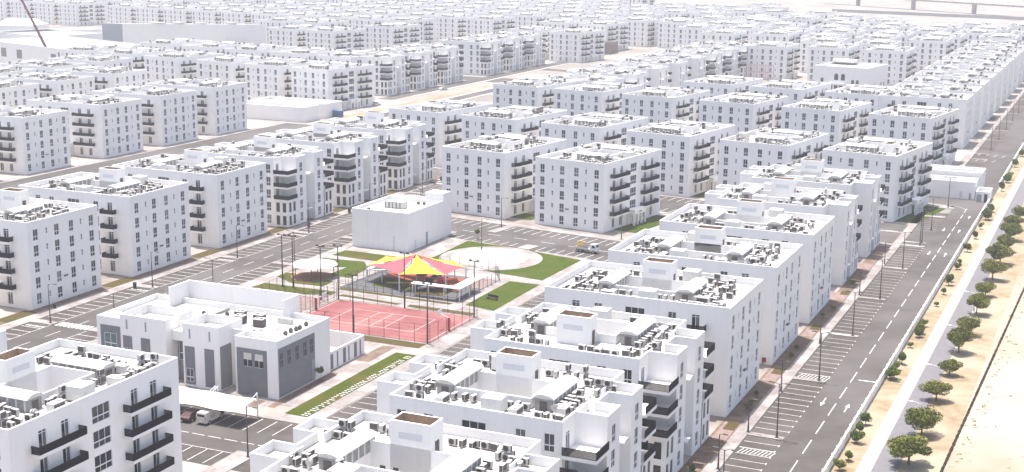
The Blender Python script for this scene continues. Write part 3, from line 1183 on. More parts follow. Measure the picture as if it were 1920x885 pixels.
ci.prism([(-134.8 + 9.2 * cos(t * pi / 24), 289.8 + 9.4 * sin(t * pi / 24)) for t in range(48)], .2, .26, 'kerb', top='plaza_sand')
struct('round_plaza', ci, 'round pale plaza of sand ringed by paving between the lawns', -HS)
# red sports court with white lines
ct = MB()
ct.box(-147.0, -115.2, 221.0, 240.8, 0, .17, 'kerb', top='court_red')
zc = .182


def cl(b0, b1, a0, a1):
    ct.face([(b0, a0, zc), (b1, a0, zc), (b1, a1, zc), (b0, a1, zc)], 'paint_white')


for a in (226.3, 235.9):
    cl(-140.3, -121.6, a - .05, a + .05)
for b in (-140.3, -134.0, -131.0, -128.0, -121.6):
    cl(b - .05, b + .05, 226.35, 235.85)
for b0, b1 in ((-146.4, -146.3), (-115.9, -115.8)):
    cl(b0, b1, 222, 240)
struct('sports_court', ct, 'salmon red sports court with white lines inside tall wire fencing', -HS)
sheet('second_court', HS, [(-160.5, -148.6, 222.5, 240.5)], .115, 'paver_pink')
# playground surfaces
slab('playground_surface', HS, [(-151.8, -123.6, 249.7, 270.5)], .13, 'rubber_grey')
lawn('lawn', [(-146.5, 254.2), (-137.5, 253.6), (-137.5, 262.0), (-148.0, 262.0)], 'lawn', .16)
lawn('lawn', [(-136.5, 253.0), (-134.2, 251.4), (-128.5, 253.0), (-128.5, 262.0), (-136.5, 262.0)], 'lawn_dry', .16)
slab('playground_surface', HS, [(-128.2, -123.9, 262, 270)], .15, 'paver_pink')
slab('playground_surface', HS, [(-148.5, -129, 262.2, 268.5)], .15, 'rubber_orange')
# clinic plot
slab('clinic_paving', HS, [(-170.2, -122.0, 176.0, 215.0)], .112, 'paver')
slab('planting_bed', HS, [(-122.3, -120.9, 178, 198), (-138, -124, 177.2, 180.5), (-122.3, -119.5, 206, 216)], .14, 'dirt')
slab('gravel_bed', HS, [(-122.5, -117.5, 174.6, 179.5)], .135, 'sand_city')
slab('footpath', HS, [(-120.9, -117.4, 180, 216)], .13, 'paver')

# ---- car park in front of the rotated central rows (second grid)
sheet('car_park', HCB, [(-232, -120, 276.6, 297.6)], 0.016, 'asphalt')
sheet('car_park', HCB, [(-300, -100, 336.5, 362.0), (-330, -85, 395.5, 447.5), (-330, -150, 480.5, 503.5)], 0.0165, 'asphalt')
slab('pavement', HCB, [(-232, -135, 297.6, 300.6), (-205, -160, 274.2, 276.6)], .125, 'paver')
slab('pavement', HCB, [(-300, -118, 359.6, 361.8), (-300, -118, 336.2, 338.2), (-330, -130, 395, 397.5), (-330, -130, 445.5, 448), (-330, -150, 481, 483)], .13, 'paver')
mp = MB()


def cpl(b0, b1, a0, a1):
    mp.face([(b0, a0, .032), (b1, a0, .032), (b1, a1, .032), (b0, a1, .032)], 'paint_white')


b = -230.0
while b < -122:
    cpl(b - .09, b + .09, 291.8, 297.2)
    if -204 < b:
        cpl(b - .09, b + .09, 276.9, 281.4)
    b += 2.72
b = -228.0
while b < -140:
    cpl(b, b + 4, 285.9, 286.1)
    b += 8
for a0, a1 in ((339, 344), (354.5, 359.4), (398, 403), (418, 423), (424, 429), (440, 445), (484, 489), (497, 502)):
    b = -298.0
    while b < -120:
        cpl(b - .09, b + .09, a0, a1)
        b += 2.75
struct('road_markings', mp, None, -HCB)
slab('kerb_island', HCB, [(-197.8, -195.2, 288, 297.6), (-206, -203.4, 276.6, 283), (-181, -177.6, 276.6, 281.4), (-226, -224, 291, 297.6)], .135, 'paver')
for r in [(-172.4, -165.5, 309, 333), (-203.2, -196.5, 307, 314), (-204, -196.5, 322, 333), (-228, -224.5, 300.8, 330), (-116, -110, 364, 392), (-146.5, -139, 364, 372), (-177, -170, 364, 372)]:
    mb = MB()
    mb.prism([(r[0], r[2]), (r[1], r[2]), (r[1], r[3]), (r[0], r[3])], 0, .13, 'kerb', top='lawn_fresh')
    struct('lawn', mb, None, -HCB)
# ---- streets further back
sheet('road', HS, [(-309, -296, 200, 470), (-281, -272, 200, 470), (-285, -240, 485, 492)], .012, 'asphalt')
slab('pavement', HS, [(-312.4, -309, 280, 470), (-296, -293.6, 280, 470)], .12, 'paver')
sheet('dusty_road', HS, [(-319, -311, 560, 900), (-262, -252, 540, 860)], .012, 'asphalt')
sheet('dust_strip', HS, [(-300, -295, 480, 640), (-238, -232, 520, 800)], .014, 'sand_yellow')
sheet('road', HS, [(-395, -385, 300, 560)], .013, 'bay_asphalt')
sheet('road', HS, [(-300, -262, 655, 662), (-290, -283, 500, 655), (-262, -225, 790, 797), (-340, -110, 668, 676), (-110, -100, 560, 760)], .018, 'asphalt')
slab('pavement', HS, [(-283, -281, 500, 655), (-292, -290, 500, 655), (-310, -308, 575, 770)], .12, 'kerb')
sheet('far_road', HCB, [(-900, -120, 596, 612), (-900, -220, 668, 678), (-1200, -300, 905, 920)], .015, 'asphalt')


# ================================================================== BUILDINGS
def n_(k):
    return ORD[k]


# right hand row along the main street
LBL_R = 'white five storey block, %s from the photo bottom beside the right hand road'
rowR = [('E', 117.4, False), ('E', 146.0, False), ('E', 174.0, True), ('DL', 205.6, False), ('DL', 236.0, False), ('DL', 266.2, False), ('E', 296.0, False), ('E', 326.4, False)]
for k, (kd, a, fl) in enumerate(rowR):
    block(kd, HS, -54.0, a, LBL_R % n_(k), style='rear', flip=fl, dens=1.0 if k < 5 else .8, group='blocks in the row beside the right hand road', tall=True, plain=k > 4)
# bottom left corner
block('DC', HS, -115.4, 115.6, 'white five storey block with long dark balconies filling the bottom left corner', flip=False, dens=1.0, tall=True)
block('DC', HS, -146.0, 115.6, 'white block at the left edge behind the bottom left corner block, only its roof showing', flip=True, dens=1.0, tall=True)
# left row
LBL_L = 'white block, %s from the left edge in the row beside the left street'
for k, (kd, a) in enumerate([('DL', 176.0), ('DL', 207.1), ('DL', 238.3), ('DL', 270.2), ('E', 298.0), ('E', 328.0), ('E', 357.6)]):
    block(kd, HS, -198.0 if kd == 'DL' else -196.3, a, LBL_L % n_(k), style='rear', dens=.85, group='blocks in the row left of the park', tall=True)
# M row
for k, a in enumerate([297.8, 329.2, 365.9, 397.3, 428.6]):
    block('DL', HS, -314.0, a, 'white block, %s from the left edge in the second row left of the park' % n_(k), style='front', dens=.4, group='blocks in the second row left of the park')
# N row
for k, a in enumerate([356.0, 388.0, 419.0, 451.5]):
    block('DL', HS, -380.0, a, 'hazy white block, %s from the left edge in the third row left of the park' % n_(k), style='front', dens=.4, lod=1, var=k % 2, group='blocks in the third row left of the park')
# central rotated block, first row
C1 = [-203.2, -172.7]
block('DC', HCB, C1[0], 304.2, 'white five storey block behind the park, left one of the pair facing the car park', flip=True, dens=.9)
block('DC', HCB, C1[1], 304.2, 'white five storey block behind the park, right one of the pair facing the car park', flip=False, dens=.9)
for k, b in enumerate([-268.3, -238.3, -208.0, -177.6, -147.2, -116.2]):
    block('DC', HCB, b, 362.6, 'white five storey block, %s from the left in the second row behind the park' % n_(k), flip=k % 2 == 1, dens=.75, group='second row of blocks behind the park')
for k, b in enumerate([-284.5, -256.5, -227.0, -195.5, -164.2, -133.4]):
    block('DC', HCB, b, 448.4, 'white five storey block, %s from the left in the third row behind the park' % n_(k), flip=k % 2 == 0, dens=.6, group='third row of blocks behind the park')
for k, b in enumerate([-229.6, -200.2, -170.0]):
    block('DC', HCB, b, 503.8, 'hazy white block, %s from the left in the fourth row behind the park' % n_(k), flip=k % 2 == 1, dens=.4, lod=1, var=k % 2, group='fourth row of blocks behind the park')
# P row
for k, b in enumerate([-548.0, -517.0, -484.5, -449.5, -420.0, -392.2]):
    block('DC', HCB, b, 450.5, 'white block, %s from the left behind the long low service building' % n_(k), flip=k % 2 == 1, dens=.4, lod=1, var=k % 2, group='left hand row facing the camera')
for k, b in enumerate([-548.0, -517.0, -486, -455.0, -424.5]):
    block('DC', HCB, b, 504.5, 'hazy block, %s from the left in the row below the long windowless hall' % n_(k), flip=k % 2 == 0, dens=.4, lod=1, var=k % 2, group='second left hand row facing the camera')
# Q row
for k, a in enumerate([573.5, 602.7, 632.0, 684.0, 713.5, 743.0]):
    block('E', HS, -320.4, a, 'white block with corner balconies, %s from the left along the sandy far street' % n_(k), dens=.4, lod=1, var=k % 2, group='row along the sandy far street')
# U row
for k, a in enumerate([521.0, 551.0, 581.0, 611.0, 641.0, 671.0, 701.0, 731.0]):
    block('E', HS, -190.6, a, 'hazy white block, %s from the near end of the row right of the sandy street' % n_(k), dens=.4, lod=1, var=k % 2, group='long receding row right of the sandy far street', plain=k in (2, 3, 4))
# T group beyond the sandy street
for k, (b, a) in enumerate([(-429.0, 721.0), (-459.5, 721.0), (-462.0, 859.0), (-492.5, 859.0), (-437.5, 868.0)]):
    block('DC', HCB, b, a, 'hazy block at the far end of the sandy street, ' + ['nearest one', 'left neighbour of the nearest one', 'middle one of the farther three', 'left one of the farther three', 'right one of the farther three'][k],
          flip=k % 2 == 1, dens=.4, lod=1, var=k % 2, group='blocks beyond the end of the sandy far street')
# N2 row, behind the third row on the left
for k, a in enumerate([400.0, 431.0, 462.0, 493.0]):
    block('DL', HS, -421.0, a, 'hazy block, %s from the left edge in the fourth row left of the park' % n_(k), style='front', dens=.4, lod=1, var=k % 2, group='blocks in the fourth row left of the park')
# far right row
for k in range(11):
    block('DL', HS, -54.0, 525.8 + 29.9 * k, 'hazy block, %s from the near end of the row beside the upper right road' % n_(k), style='rear', dens=.4, lod=1, var=k % 2, group='far row beside the upper right road')
    NBR = k

# the rest of the city: rows of the rotated grid, further and further back
cand = []
for r in range(0, 16):
    a = 634.0 + 55.8 * r
    for k in range(0, 70):
        b = -60.0 - 30.5 * k
        x, y = fr2w(HCB, b, a)
        sb, sa = w2fr(HS, x, y)
        px, py = PROJ(x, y, 18)
        if px < -60 or px > 1990 or py < -22:
            continue
        if sb > -62 or (sb > -108 and sa < 860):
            continue
        if -248 < sb < -182 and sa < 772:
            continue
        if -400 < sb < -248 and sa < 772:
            continue
        if sb > -236 and sa > 500:
            continue
        if -425 < sb < -236 and sa < 862:
            continue
        if sb < -470 and sa < 845 and a < 790 and px < 500:
            continue
        if (r + k) % 11 == 7:
            continue
        fx, fy = fr2w(HCB, b, a + 31.6)
        qx, qy = PROJ(fx, fy, 0)
        tx_, ty_ = PROJ(fx, fy, 19)
        if (tx_ > 1500 and ty_ < 18 + (tx_ - 1560) * .06) or (1230 < tx_ <= 1500 and ty_ < 3):
            continue
        cand.append((hypot(x, y), r, HCB, b, a, px))
for r in range(0, 22):
    a = 742.0 + 43.0 * r
    for k in range(-2, 5):
        b = -108.0 - 30.8 * k - [0, 14, -9, 19, 5][r % 5]
        if k < 0 and a < 868 or b > -50:
            continue
        if (b < -200 and a < 800) or (r * 3 + k) % 13 == 5:
            continue
        a = 742.0 + 43.0 * r + [0, 4, -5, 7, -3, 5, 0][k]
        x, y = S(b, a)
        px, py = PROJ(x, y, 18)
        fx, fy = S(b, a + 31.6)
        tx_, ty_ = PROJ(fx, fy, 19)
        if px > 1990 or (tx_ > 1500 and ty_ < 18 + (tx_ - 1560) * .06) or ty_ < 3:
            continue
        cand.append((hypot(x, y), r // 2 + 1, HS, b, a, px))
cand.sort()
rows = {}
FAR_MAX = 205
for d, r, h_, b, a, px in cand[:FAR_MAX]:
    rows.setdefault(r, []).append((px, h_, b, a))
far_n = 0
for r, lst in sorted(rows.items()):
    lst.sort()
    for k, (px, h_, b, a) in enumerate(lst):
        if r < 5:
            lab = 'hazy white block, %s from the left in the %s distant row near the top' % (n_(k), n_(r))
        else:
            lab = 'faint white block, %s from the left in distant row %s, near the top edge' % (n_(k), n_(r))
        block('DC', h_, b, a, lab, flip=(k % 2 == 1), dens=.35, lod=1, var=k % 2, group='distant rows of blocks near the top edge')
        far_n += 1
# everything beyond: one mass
rest = cand[FAR_MAX:]
if rest:
    mb = MB()
    src = CACHE[('far', 'DC', 'front', False, 0)] if ('far', 'DC', 'front', False, 0) in CACHE else None
    for d, r, h_, b, a, px in rest:
        x, y = fr2w(h_, b, a)
        q = MB()
        q.box(-20.8, 0, 0, 31.6, 0, 17.2, 'wall_paint', top='roof_white')
        q.box(-14, -9, 12, 16, 17.2, 21, 'wall_paint')
        for z in FLOORS:
            for t in SHORT_WIN:
                q.box(-20.8 + t - .6, -20.8 + t + .6, -.05, -.01, z, z + 2.2, 'glass_mid')
            for t in (5.3, 9.2, 22.2, 26.2):
                q.box(.01, .05, t - .6, t + .6, z, z + 2.2, 'glass')
            for t in (7.5, 24.1):
                q.box(.06, 1.3, t - 4, t + 4, z - .5, z + .9, 'rail_dark')
        for xx in (-16, -7):
            q.box(xx, xx + 2.2, 6, 14, 17.2, 19.2, 'roof_tank')
        mb.add(q, (x, y, 0), -h_)
    tag(build('distant_housing', mb), 'faint mass of white blocks right at the top edge of the photo', 'housing', None, 'stuff')
print('FAR', far_n, len(rest))


# ================================================================== OTHER BUILDINGS
def part(name, mb, root, loc=(0, 0, 0), rz=0.0, label=None):
    o = build(name, mb, root, loc, rz)
    if label:
        o['label'] = label
    return o


def openbox(mb, x0, x1, y0, y1, z0, z1, dz=1.0, t=.22, m='wall_paint', top='roof_white'):
    """block with a parapet round a sunken roof"""
    poly = [(x0, y0), (x1, y0), (x1, y1), (x0, y1)]
    for i in range(4):
        a, b = poly[i], poly[(i + 1) % 4]
        mb.face([(a[0], a[1], z0), (b[0], b[1], z0), (b[0], b[1], z1), (a[0], a[1], z1)], m)
    inn = ring(mb, poly, z1, z1 - dz, t, m)
    mb.face([(p[0], p[1], z1 - dz + .01) for p in inn], top)


def boxm(x0, x1, y0, y1, z0, z1, m):
    mb = MB()
    mb.box(x0, x1, y0, y1, z0, z1, m, bottom=True)
    return mb


# clinic with grey panels
x, y = S(-122.6, 181.8)
cr_ = thing('clinic', 'low white building with grey wall panels and a tall blank roof screen beside the park', 'building', (x, y, 0), -HS)
mb = MB()
openbox(mb, -36.9, 0, 3.2, 16.3, 0, 10.0, 1.0)
openbox(mb, -8.2, 0, 0, 3.19, 0, 9.995, 1.0)
mb.box(-36.9, -31.45, 0, 3.19, 0, 9.99, 'wall_paint', top='roof_white')
part('wall', mb, cr_)
mb = MB()
openbox(mb, -31.4, -21.9, -.5, 7.0, 0, 11.0, 1.6)
part('tower', mb, cr_)
mb = MB()
openbox(mb, -18.4, -11.0, -.5, 6.2, 0, 11.05, 1.6)
part('tower', mb, cr_)
mb = MB()
mb.box(-21.88, -18.42, 1.2, 3.18, 7.2, 8.9, 'wall_paint')
mb.box(-21.88, -18.42, 2.6, 3.18, 0, 7.2, 'duct_side')
part('entrance_recess', mb, cr_)
mb = MB()
mb.box(-31.2, -30.9, 12.6, 18.2, 9.0, 12.7, 'wall_paint')
mb.box(-31.2, -7.6, 18.2, 18.5, 0, 12.75, 'wall_paint')
mb.box(-7.9, -7.6, 13.8, 18.2, 9.0, 12.7, 'wall_paint')
mb.box(-31.2, -7.6, 16.32, 18.18, 0, 9.4, 'wall_paint', top='roof_white')
part('roof_screen', mb, cr_)
for x0, x1, z0, z1, yy in ((-7.9, -2.0, .15, 8.1, -.0), (-30.9, -29.0, .3, 7.3, -.5), (-27.1, -25.2, .3, 7.3, -.5), (-18.0, -16.0, .5, 7.1, -.5),
                           (-14.0, -12.1, .5, 7.1, -.5), (-36.1, -31.8, 3.4, 8.5, 0)):
    part('grey_panel', boxm(x0, x1, yy - .06, yy + .05, z0, z1, 'grey_panel'), cr_)
mb = MB()
mb.box(-.05, .06, .3, 11.3, .3, 8.6, 'grey_panel')
part('grey_panel', mb, cr_)
part('grey_panel', boxm(-11.0, -10.94, -.3, 2.8, .3, 7.7, 'grey_panel'), cr_)
for x0 in (-5.7, -3.5):
    mb = MB()
    mb.box(-.8, .8, -.03, .02, 0, 2.3, 'glass')
    mb.box(-.78, .78, -.05, -.03, 1.15, 2.28, 'roof_tank_dull')
    mb.box(-.04, .04, -.055, -.05, 0, 1.15, 'frame_white')
    mb.box(-.8, .8, -.056, -.05, -.08, 0, 'roof_tank_dull')
    part('window', mb, cr_, (x0, -.07, 5.1))
for yy in (1.1, 3.4, 5.8, 8.2, 10.3):
    mb = MB()
    mb.box(-.45, .45, -.03, .02, 0, 2.3, 'glass_mid')
    mb.box(-.45, .45, -.045, -.03, 1.2, 1.27, 'far_grey')
    mb.box(.05, .42, -.04, -.03, 0.1, 1.1, 'glass')
    part('window', mb, cr_, (.07, yy, 5.4), pi / 2)
part('window', m_window(2.6, 2.8, 'glass_green'), cr_, (-33.9, -.10, 4.4))
part('window', m_window(1.4, 2.0, 'glass_mid'), cr_, (-29.95, -.60, 3.2))
part('window', m_window(1.5, 2.3, 'glass_mid'), cr_, (-17.0, -.60, 1.0))
part('window', m_window(2.8, 3.4, 'glass_blind'), cr_, (-20.1, 2.55, 3.4))
for xx in (-30.0, -26.0, -16.9, -12.9):
    part('slit_window', boxm(xx - .16, xx + .16, -.53, -.45, 8.45, 10.15, 'far_grey'), cr_)
part('side_door', boxm(.0, .08, 10.3, 11.2, .4, 4.0, 'far_grey'), cr_)
rr = random.Random(5)
for xx, yy in ((-13.8, 9.6), (-11.2, 11.6), (-15.4, 12.0), (-9.6, 9.2)):
    mb = MB()
    mb.box(-.9, .9, -.7, .7, .1, 1.3, 'ac_coil')
    mb.box(-.95, .95, -.75, .75, 1.3, 1.42, 'ac_case')
    mb.tube((-.4, 0, 1.42), (-.4, 0, 1.5), .28, .28, 'ac_dark', 8)
    mb.tube((.4, 0, 1.42), (.4, 0, 1.5), .28, .28, 'ac_dark', 8)
    part('rooftop_chiller', mb, cr_, (xx, yy, 9.0), rr.uniform(-.1, .1))
for xx, yy in ((-7.6, 4.6), (-3.0, 4.3), (-2.6, 6.5), (-2.8, 8.4), (-2.5, 9.6), (-2.4, 10.6), (-2.6, 12.9), (-20.0, 4.6), (-18.4, 12.2), (-22.5, 11.0), (-33.5, 8.5), (-34.6, 4.4)):
    mb = MB()
    mb.tube((0, 0, 0), (0, 0, .45), .3, .42, 'ac_coil', 9)
    mb.tube((0, 0, .45), (0, 0, .8), .42, .15, 'ac_dark', 9)
    part('roof_fan', mb, cr_, (xx, yy, 9.0))
mb = MB()
for k in range(9):
    xx, yy = rr.uniform(-14, -3), rr.uniform(4, 9)
    mb.box(xx, xx + .35, yy, yy + .3, 9.0, 9.25, 'ac_case')
mb.box(-20.5, -20.2, 8.5, 15.5, 9.0, 9.5, 'duct_side')
mb.box(-8.0, -5.2, 12.2, 13.0, 9.0, 10.0, 'roof_tank_dull')
part('roof_ducting', mb, cr_)
# rear yard
x, y = S(-123.0, 198.2)
yr = thing('yard_wall', 'low white yard wall with tall grey panels behind the grey panelled building', 'wall', (x, y, 0), -HS)
mb = MB()
mb.box(-.25, 0, 0, 12.0, 0, 3.5, 'wall_paint')
mb.box(-8.6, 0, 12.0, 12.25, 0, 3.6, 'wall_paint')
mb.box(-8.6, -.26, 1.0, 6.0, 0, 2.6, 'roof_tank', top='roof_white')
part('wall', mb, yr)
for k, yy in enumerate((.5, 2.7, 4.8, 6.6, 8.6, 10.6)):
    part('grey_panel', boxm(.0, .06, yy, yy + (.9 if k % 2 == 0 else .35), .3, 3.0, 'grey_panel'), yr)

# gym
x, y = S(-155.0, 286.8)
gy = thing('sports_hall', 'windowless white box building between the street and the round plaza', 'building', (x, y, 0), -HS)
mb = MB()
openbox(mb, -15.6, 0, 0, 18.5, 0, 9.5, .8)
mb.box(-5.2, -.01, 18.5, 23.0, 0, 11.2, 'wall_paint', top='roof_white')
mb.box(-15.6, -5.21, 18.52, 21.5, 0, 9.4, 'wall_paint', top='roof_white')
part('wall', mb, gy)
mb = MB()
mb.box(-2.6, 2.6, -1.1, 1.1, .1, 1.7, 'roof_tank_dull')
for k in range(5):
    mb.box(-2.5 + k * 1.02, -2.3 + k * 1.02, -1.16, -1.1, .1, 1.7, 'ac_coil')
part('rooftop_chiller', mb, gy, (-8.0, 8.5, 8.7))
for xx, yy in ((-12.6, 3.0), (-5.2, 15.0), (-3.7, 15.2)):
    mb = MB()
    mb.tube((0, 0, 0), (0, 0, .6), .4, .4, 'ac_coil', 9)
    part('roof_fan', mb, gy, (xx, yy, 8.7))
part('door', boxm(0, .06, 9.0, 10.0, 0, 3.2, 'far_grey'), gy)
part('door', boxm(0, .06, 3.2, 3.9, 0, 2.4, 'louvre'), gy)
part('access_ladder', boxm(-4.2, -3.8, -.06, 0, 0, 3.6, 'louvre'), gy)

# low service buildings
def lowbox(name, label, cat, b, a, W, D, H, h=HS, open_=True, m='wall_paint'):
    x, y = fr2w(h, b, a)
    mb = MB()
    if open_:
        openbox(mb, -W, 0, 0, D, 0, H, 1.3, .3, m)
    else:
        mb.box(-W, 0, 0, D, 0, H, m, top='roof_white')
    o = thing(name, label, cat, (x, y, 0), -h)
    part('wall', mb, o)
    return o


o = lowbox('service_building', 'low flat roofed white service building at the bend of the right hand street', 'building', -39.0, 421, 16.5, 8.5, 5.2)
part('door', boxm(-4.3, -3.5, -.05, 0, 0, 2.3, 'louvre'), o)
part('door', boxm(-1.6, -1.0, -.05, 0, 0, 2.0, 'far_grey'), o)
lowbox('service_building', 'taller white walled yard right behind the low service building at the bend', 'building', -38.2, 431, 18.5, 10, 6.6)
o = lowbox('gatehouse', 'small white gatehouse against the low wall at the bend of the street', 'building', -34.6, 418.4, 3.9, 8, 3.1)
part('gate', boxm(-3.6, -2.2, -.05, 0, 0, 2.2, 'far_grey'), o)
part('gate', boxm(-1.5, -.6, -.05, 0, 0, 2.4, 'glass'), o)
o = lowbox('service_building', 'long low white service building in front of the left hand facing row', 'building', -303.5, 474.5, 36, 11, 6.1)
o = lowbox('service_building', 'low white building behind the long service building near the blue container', 'building', -303.0, 489.0, 36, 14, 6.0)
b, a = SP(1140, 102)
o = lowbox('service_building', 'low pale pink walled service building beyond the sandy far street', 'building', b + 1, a, 32, 16, 7.0, m='paver_pink')
# arcaded building near the far right row
x, y = U(1624, 181)
ab = thing('arcaded_building', 'white two storey building with arched windows beside the far right row', 'building', (x, y, 0), -HCB)
mb = MB()
openbox(mb, -27, 0, 0, 30, 0, 13.6, 1.2)
mb.box(-19.5, -11, -1.2, -.01, 0, 5.6, 'wall_paint')
mb.box(-27, -16, 24, 30.02, 13.61, 15.0, 'wall_paint')
part('wall', mb, ab)
for k, xx in enumerate((-17.8, -15.2, -12.6)):
    part('door', boxm(xx - .95, xx + .95, -1.26, -1.2, .3, 4.6, 'van_brown'), ab)
for xx in (-15.6, -12.2):
    mb = MB()
    mb.prism([(-1, 0), (1, 0), (1, .05), (-1, .05)], 7.0, 9.2, 'glass')
    mb.face([(cos(t * pi / 8), -.006, 9.2 + sin(t * pi / 8)) for t in range(9)][::-1], 'glass')
    part('arched_window', mb, ab, (xx, -.052, 0))
for xx, z in ((-7.2, 5.6), (-4.9, 5.6), (-22.8, 5.8)):
    part('window', boxm(xx - .7, xx + .7, -.05, 0, z, z + 1.9, 'glass_mid'), ab)
for yy in (7, 11, 20, 24):
    part('window', boxm(0, .05, yy, yy + 1.2, .4, 5.2, 'glass_mid'), ab)

# mall with the big grey wall, top left
p1, p2, p3 = U(191, 43, 15), U(229, 44, 15), U(497, 46, 15)
m0 = thing('shopping_hall', 'huge long windowless hall with one dark grey end wall at the upper left', 'building', (p1[0], p1[1], 0))
P = [(0, 0), (p2[0] - p1[0], p2[1] - p1[1]), (p3[0] - p1[0], p3[1] - p1[1])]
P.append((P[2][0] - P[1][0], P[2][1] - P[1][1]))
mb = MB()
mb.prism(P, 0, 15, 'far_light' if False else 'wall_paint', top='roof_white')
part('wall', mb, m0)
mb = MB()
d = (P[1][0] / hypot(*P[1]), P[1][1] / hypot(*P[1]))
n = (d[1], -d[0])
q = [(P[0][0] + n[0] * .1, P[0][1] + n[1] * .1), (P[1][0] + n[0] * .1, P[1][1] + n[1] * .1), (P[1][0] + n[0] * .02, P[1][1] + n[1] * .02), (P[0][0] + n[0] * .02, P[0][1] + n[1] * .02)]
mb.prism(q, 0, 14.8, 'far_grey')
part('grey_end_wall', mb, m0)
rr = random.Random(8)
for k in range(7):
    t = rr.uniform(.15, .85)
    s_ = rr.uniform(.3, .7)
    px_ = P[1][0] * s_ + (P[2][0] - P[1][0]) * t
    py_ = P[1][1] * s_ + (P[2][1] - P[1][1]) * t
    part('roof_plant', boxm(-4, 4, -1.5, 1.5, 0, rr.uniform(.8, 1.6), 'roof_tank_dull'), m0, (px_, py_, 15), -HCB)


def wbox(name, label, pxs, H, D, mts='wall_paint', grp=None):
    """box whose near top edge runs between two photo points"""
    a_, b_ = U(pxs[0], pxs[1], H), U(pxs[2], pxs[3], H)
    L = hypot(b_[0] - a_[0], b_[1] - a_[1])
    ang = atan2(b_[1] - a_[1], b_[0] - a_[0])
    o = thing(name, label, 'building', (a_[0], a_[1], 0), ang, grp)
    mb = MB()
    openbox(mb, 0, L, 0, D, 0, H, .6)
    part('wall', mb, o)
    return o, L


o, L = wbox('market_hall', 'white hall with three square dark windows at the left edge under the crane', (-30, 74, 120, 92), 12, 50)
for t in (.22, .42, .84):
    part('window', boxm(L * t, L * t + 6.0, -.06, 0, 3.6, 8.6, 'glass_blind'), o)
wbox('market_hall', 'flat white hall with striped roof edge behind the left edge hall', (95, 68, 192, 62), 9, 60)
wbox('market_hall', 'long flat hall left of the big grey end wall', (-20, 62, 190, 54), 9, 22)
x, y = U(-10, 62)
tn = thing('tent_hall', 'bright white pitched tent roof hall at the upper left edge', 'tent', (x, y, 0), -.15)
mb = MB()
mb.box(0, 30, 0, 26, 0, 6, 'wall_paint')
for s0, s1 in (((0, 0), (0, 26)),):
    mb.face([(0, 0, 6.01), (30, 0, 6.01), (26, 13, 10.5), (4, 13, 10.5)], 'shade_white')
    mb.face([(30, 26, 6.01), (0, 26, 6.01), (4, 13, 10.5), (26, 13, 10.5)], 'shade_white')
    mb.face([(30, 0, 6.01), (30, 26, 6.01), (26, 13, 10.5)], 'shade_white')
    mb.face([(0, 26, 6.01), (0, 0, 6.01), (4, 13, 10.5)], 'shade_white')
part('roof', mb, tn)

# mobile crane: dark red boom
x, y = U(103, 128)
cn = thing('crane', 'crane with a long dark red boom leaning left at the upper left', 'crane', (x, y, 0))
mb = MB()
k = 60.0
tip = (-17.0 * 1.25, 2.0, 38.0 * 1.25)
for dx, dy in ((-.55, 0), (.55, 0), (0, .9)):
    mb.tube((dx, dy, 2), (tip[0] + dx * .4, tip[1] + dy * .4, tip[2]), .42, .30, 'crane_red', 5)
for i in range(26):
    t0, t1 = i / 26, (i + 1) / 26
    s0, s1 = (1 if i % 2 else -1), (-1 if i % 2 else 1)
    mb.tube((tip[0] * t0 + .35 * s0, 0, 2 + (tip[2] - 2) * t0), (tip[0] * t1 + .35 * s1, 0, 2 + (tip[2] - 2) * t1), .16, .16, 'crane_red', 4)
part('boom', mb, cn)
mb = MB()
mb.box(-4, 5, -1.4, 1.4, 1.0, 1.9, 'crane_red')
mb.box(-1.6, 3.4, -1.3, 1.3, 1.9, 3.6, 'crane_red')
for xx in (-3, -1.6, 2.4, 4):
    for yy in (-1.5, 1.2):
        mb.tube((xx, yy, .55), (xx, yy + .3, .55), .55, .55, 'tyre', 10)
part('chassis', mb, cn)
# pink scaffold frame
x, y = U(1424, 158)
sc_ = thing('scaffolding', 'faint pink scaffold frame on the sandy plot in the upper middle right', 'scaffold', (x, y, 0), -HCB)
mb = MB()
for i in range(5):
    for j in range(3):
        mb.box(i * 3.2 - 8, i * 3.2 - 7.75, j * 3, j * 3 + .25, 0, 10, 'scaffold_pink')
for z in (3, 6, 9.7):
    for j in range(3):
        mb.box(-8, 5, j * 3, j * 3 + .2, z, z + .22, 'scaffold_pink')
part('frame', mb, sc_)
# viaduct in the desert
pA, pB = U(1712, 18), U(1826, 26)
ux, uy = (pB[0] - pA[0]), (pB[1] - pA[1])
L = hypot(ux, uy)
ux, uy = ux / L, uy / L
vd = thing('viaduct', 'grey elevated road on pillars crossing the desert at the upper right', 'bridge', (pA[0], pA[1], 0), atan2(uy, ux))
part('deck', boxm(-L * 1.75, L * 4, -5, 5, 9.8, 11.4, 'paver'), vd)
for k in range(-1, 4):
    part('pillar', boxm(L * k - 1.4, L * k + 1.4, -2, 2, 0, 9.4, 'paver'), vd)
# container, boundary wall of the city towards the desert
x, y = U(630, 219)
ct_ = MB()
ct_.box(-3.0, 3.0, -1.25, 1.25, .15, 2.75, 'blue_steel')
for k in range(20):
    ct_.box(-2.9 + k * .3, -2.78 + k * .3, -1.3, -1.25, .3, 2.6, 'blue_steel')
tag(build('shipping_container', ct_, None, (x, y, 0), -HCB), 'blue steel container beside the low white service building', 'container')
pA, pB = U(1560, 22), U(1925, 38)
L = hypot(pB[0] - pA[0], pB[1] - pA[1])
mb = MB()
mb.box(0, L, 0, .6, 0, 3.0, 'duct_side')
tag(build('boundary_wall', mb, None, (pA[0], pA[1], 0), atan2(pB[1] - pA[1], pB[0] - pA[0])), 'grey boundary wall between the city and the desert at the upper right', 'wall')

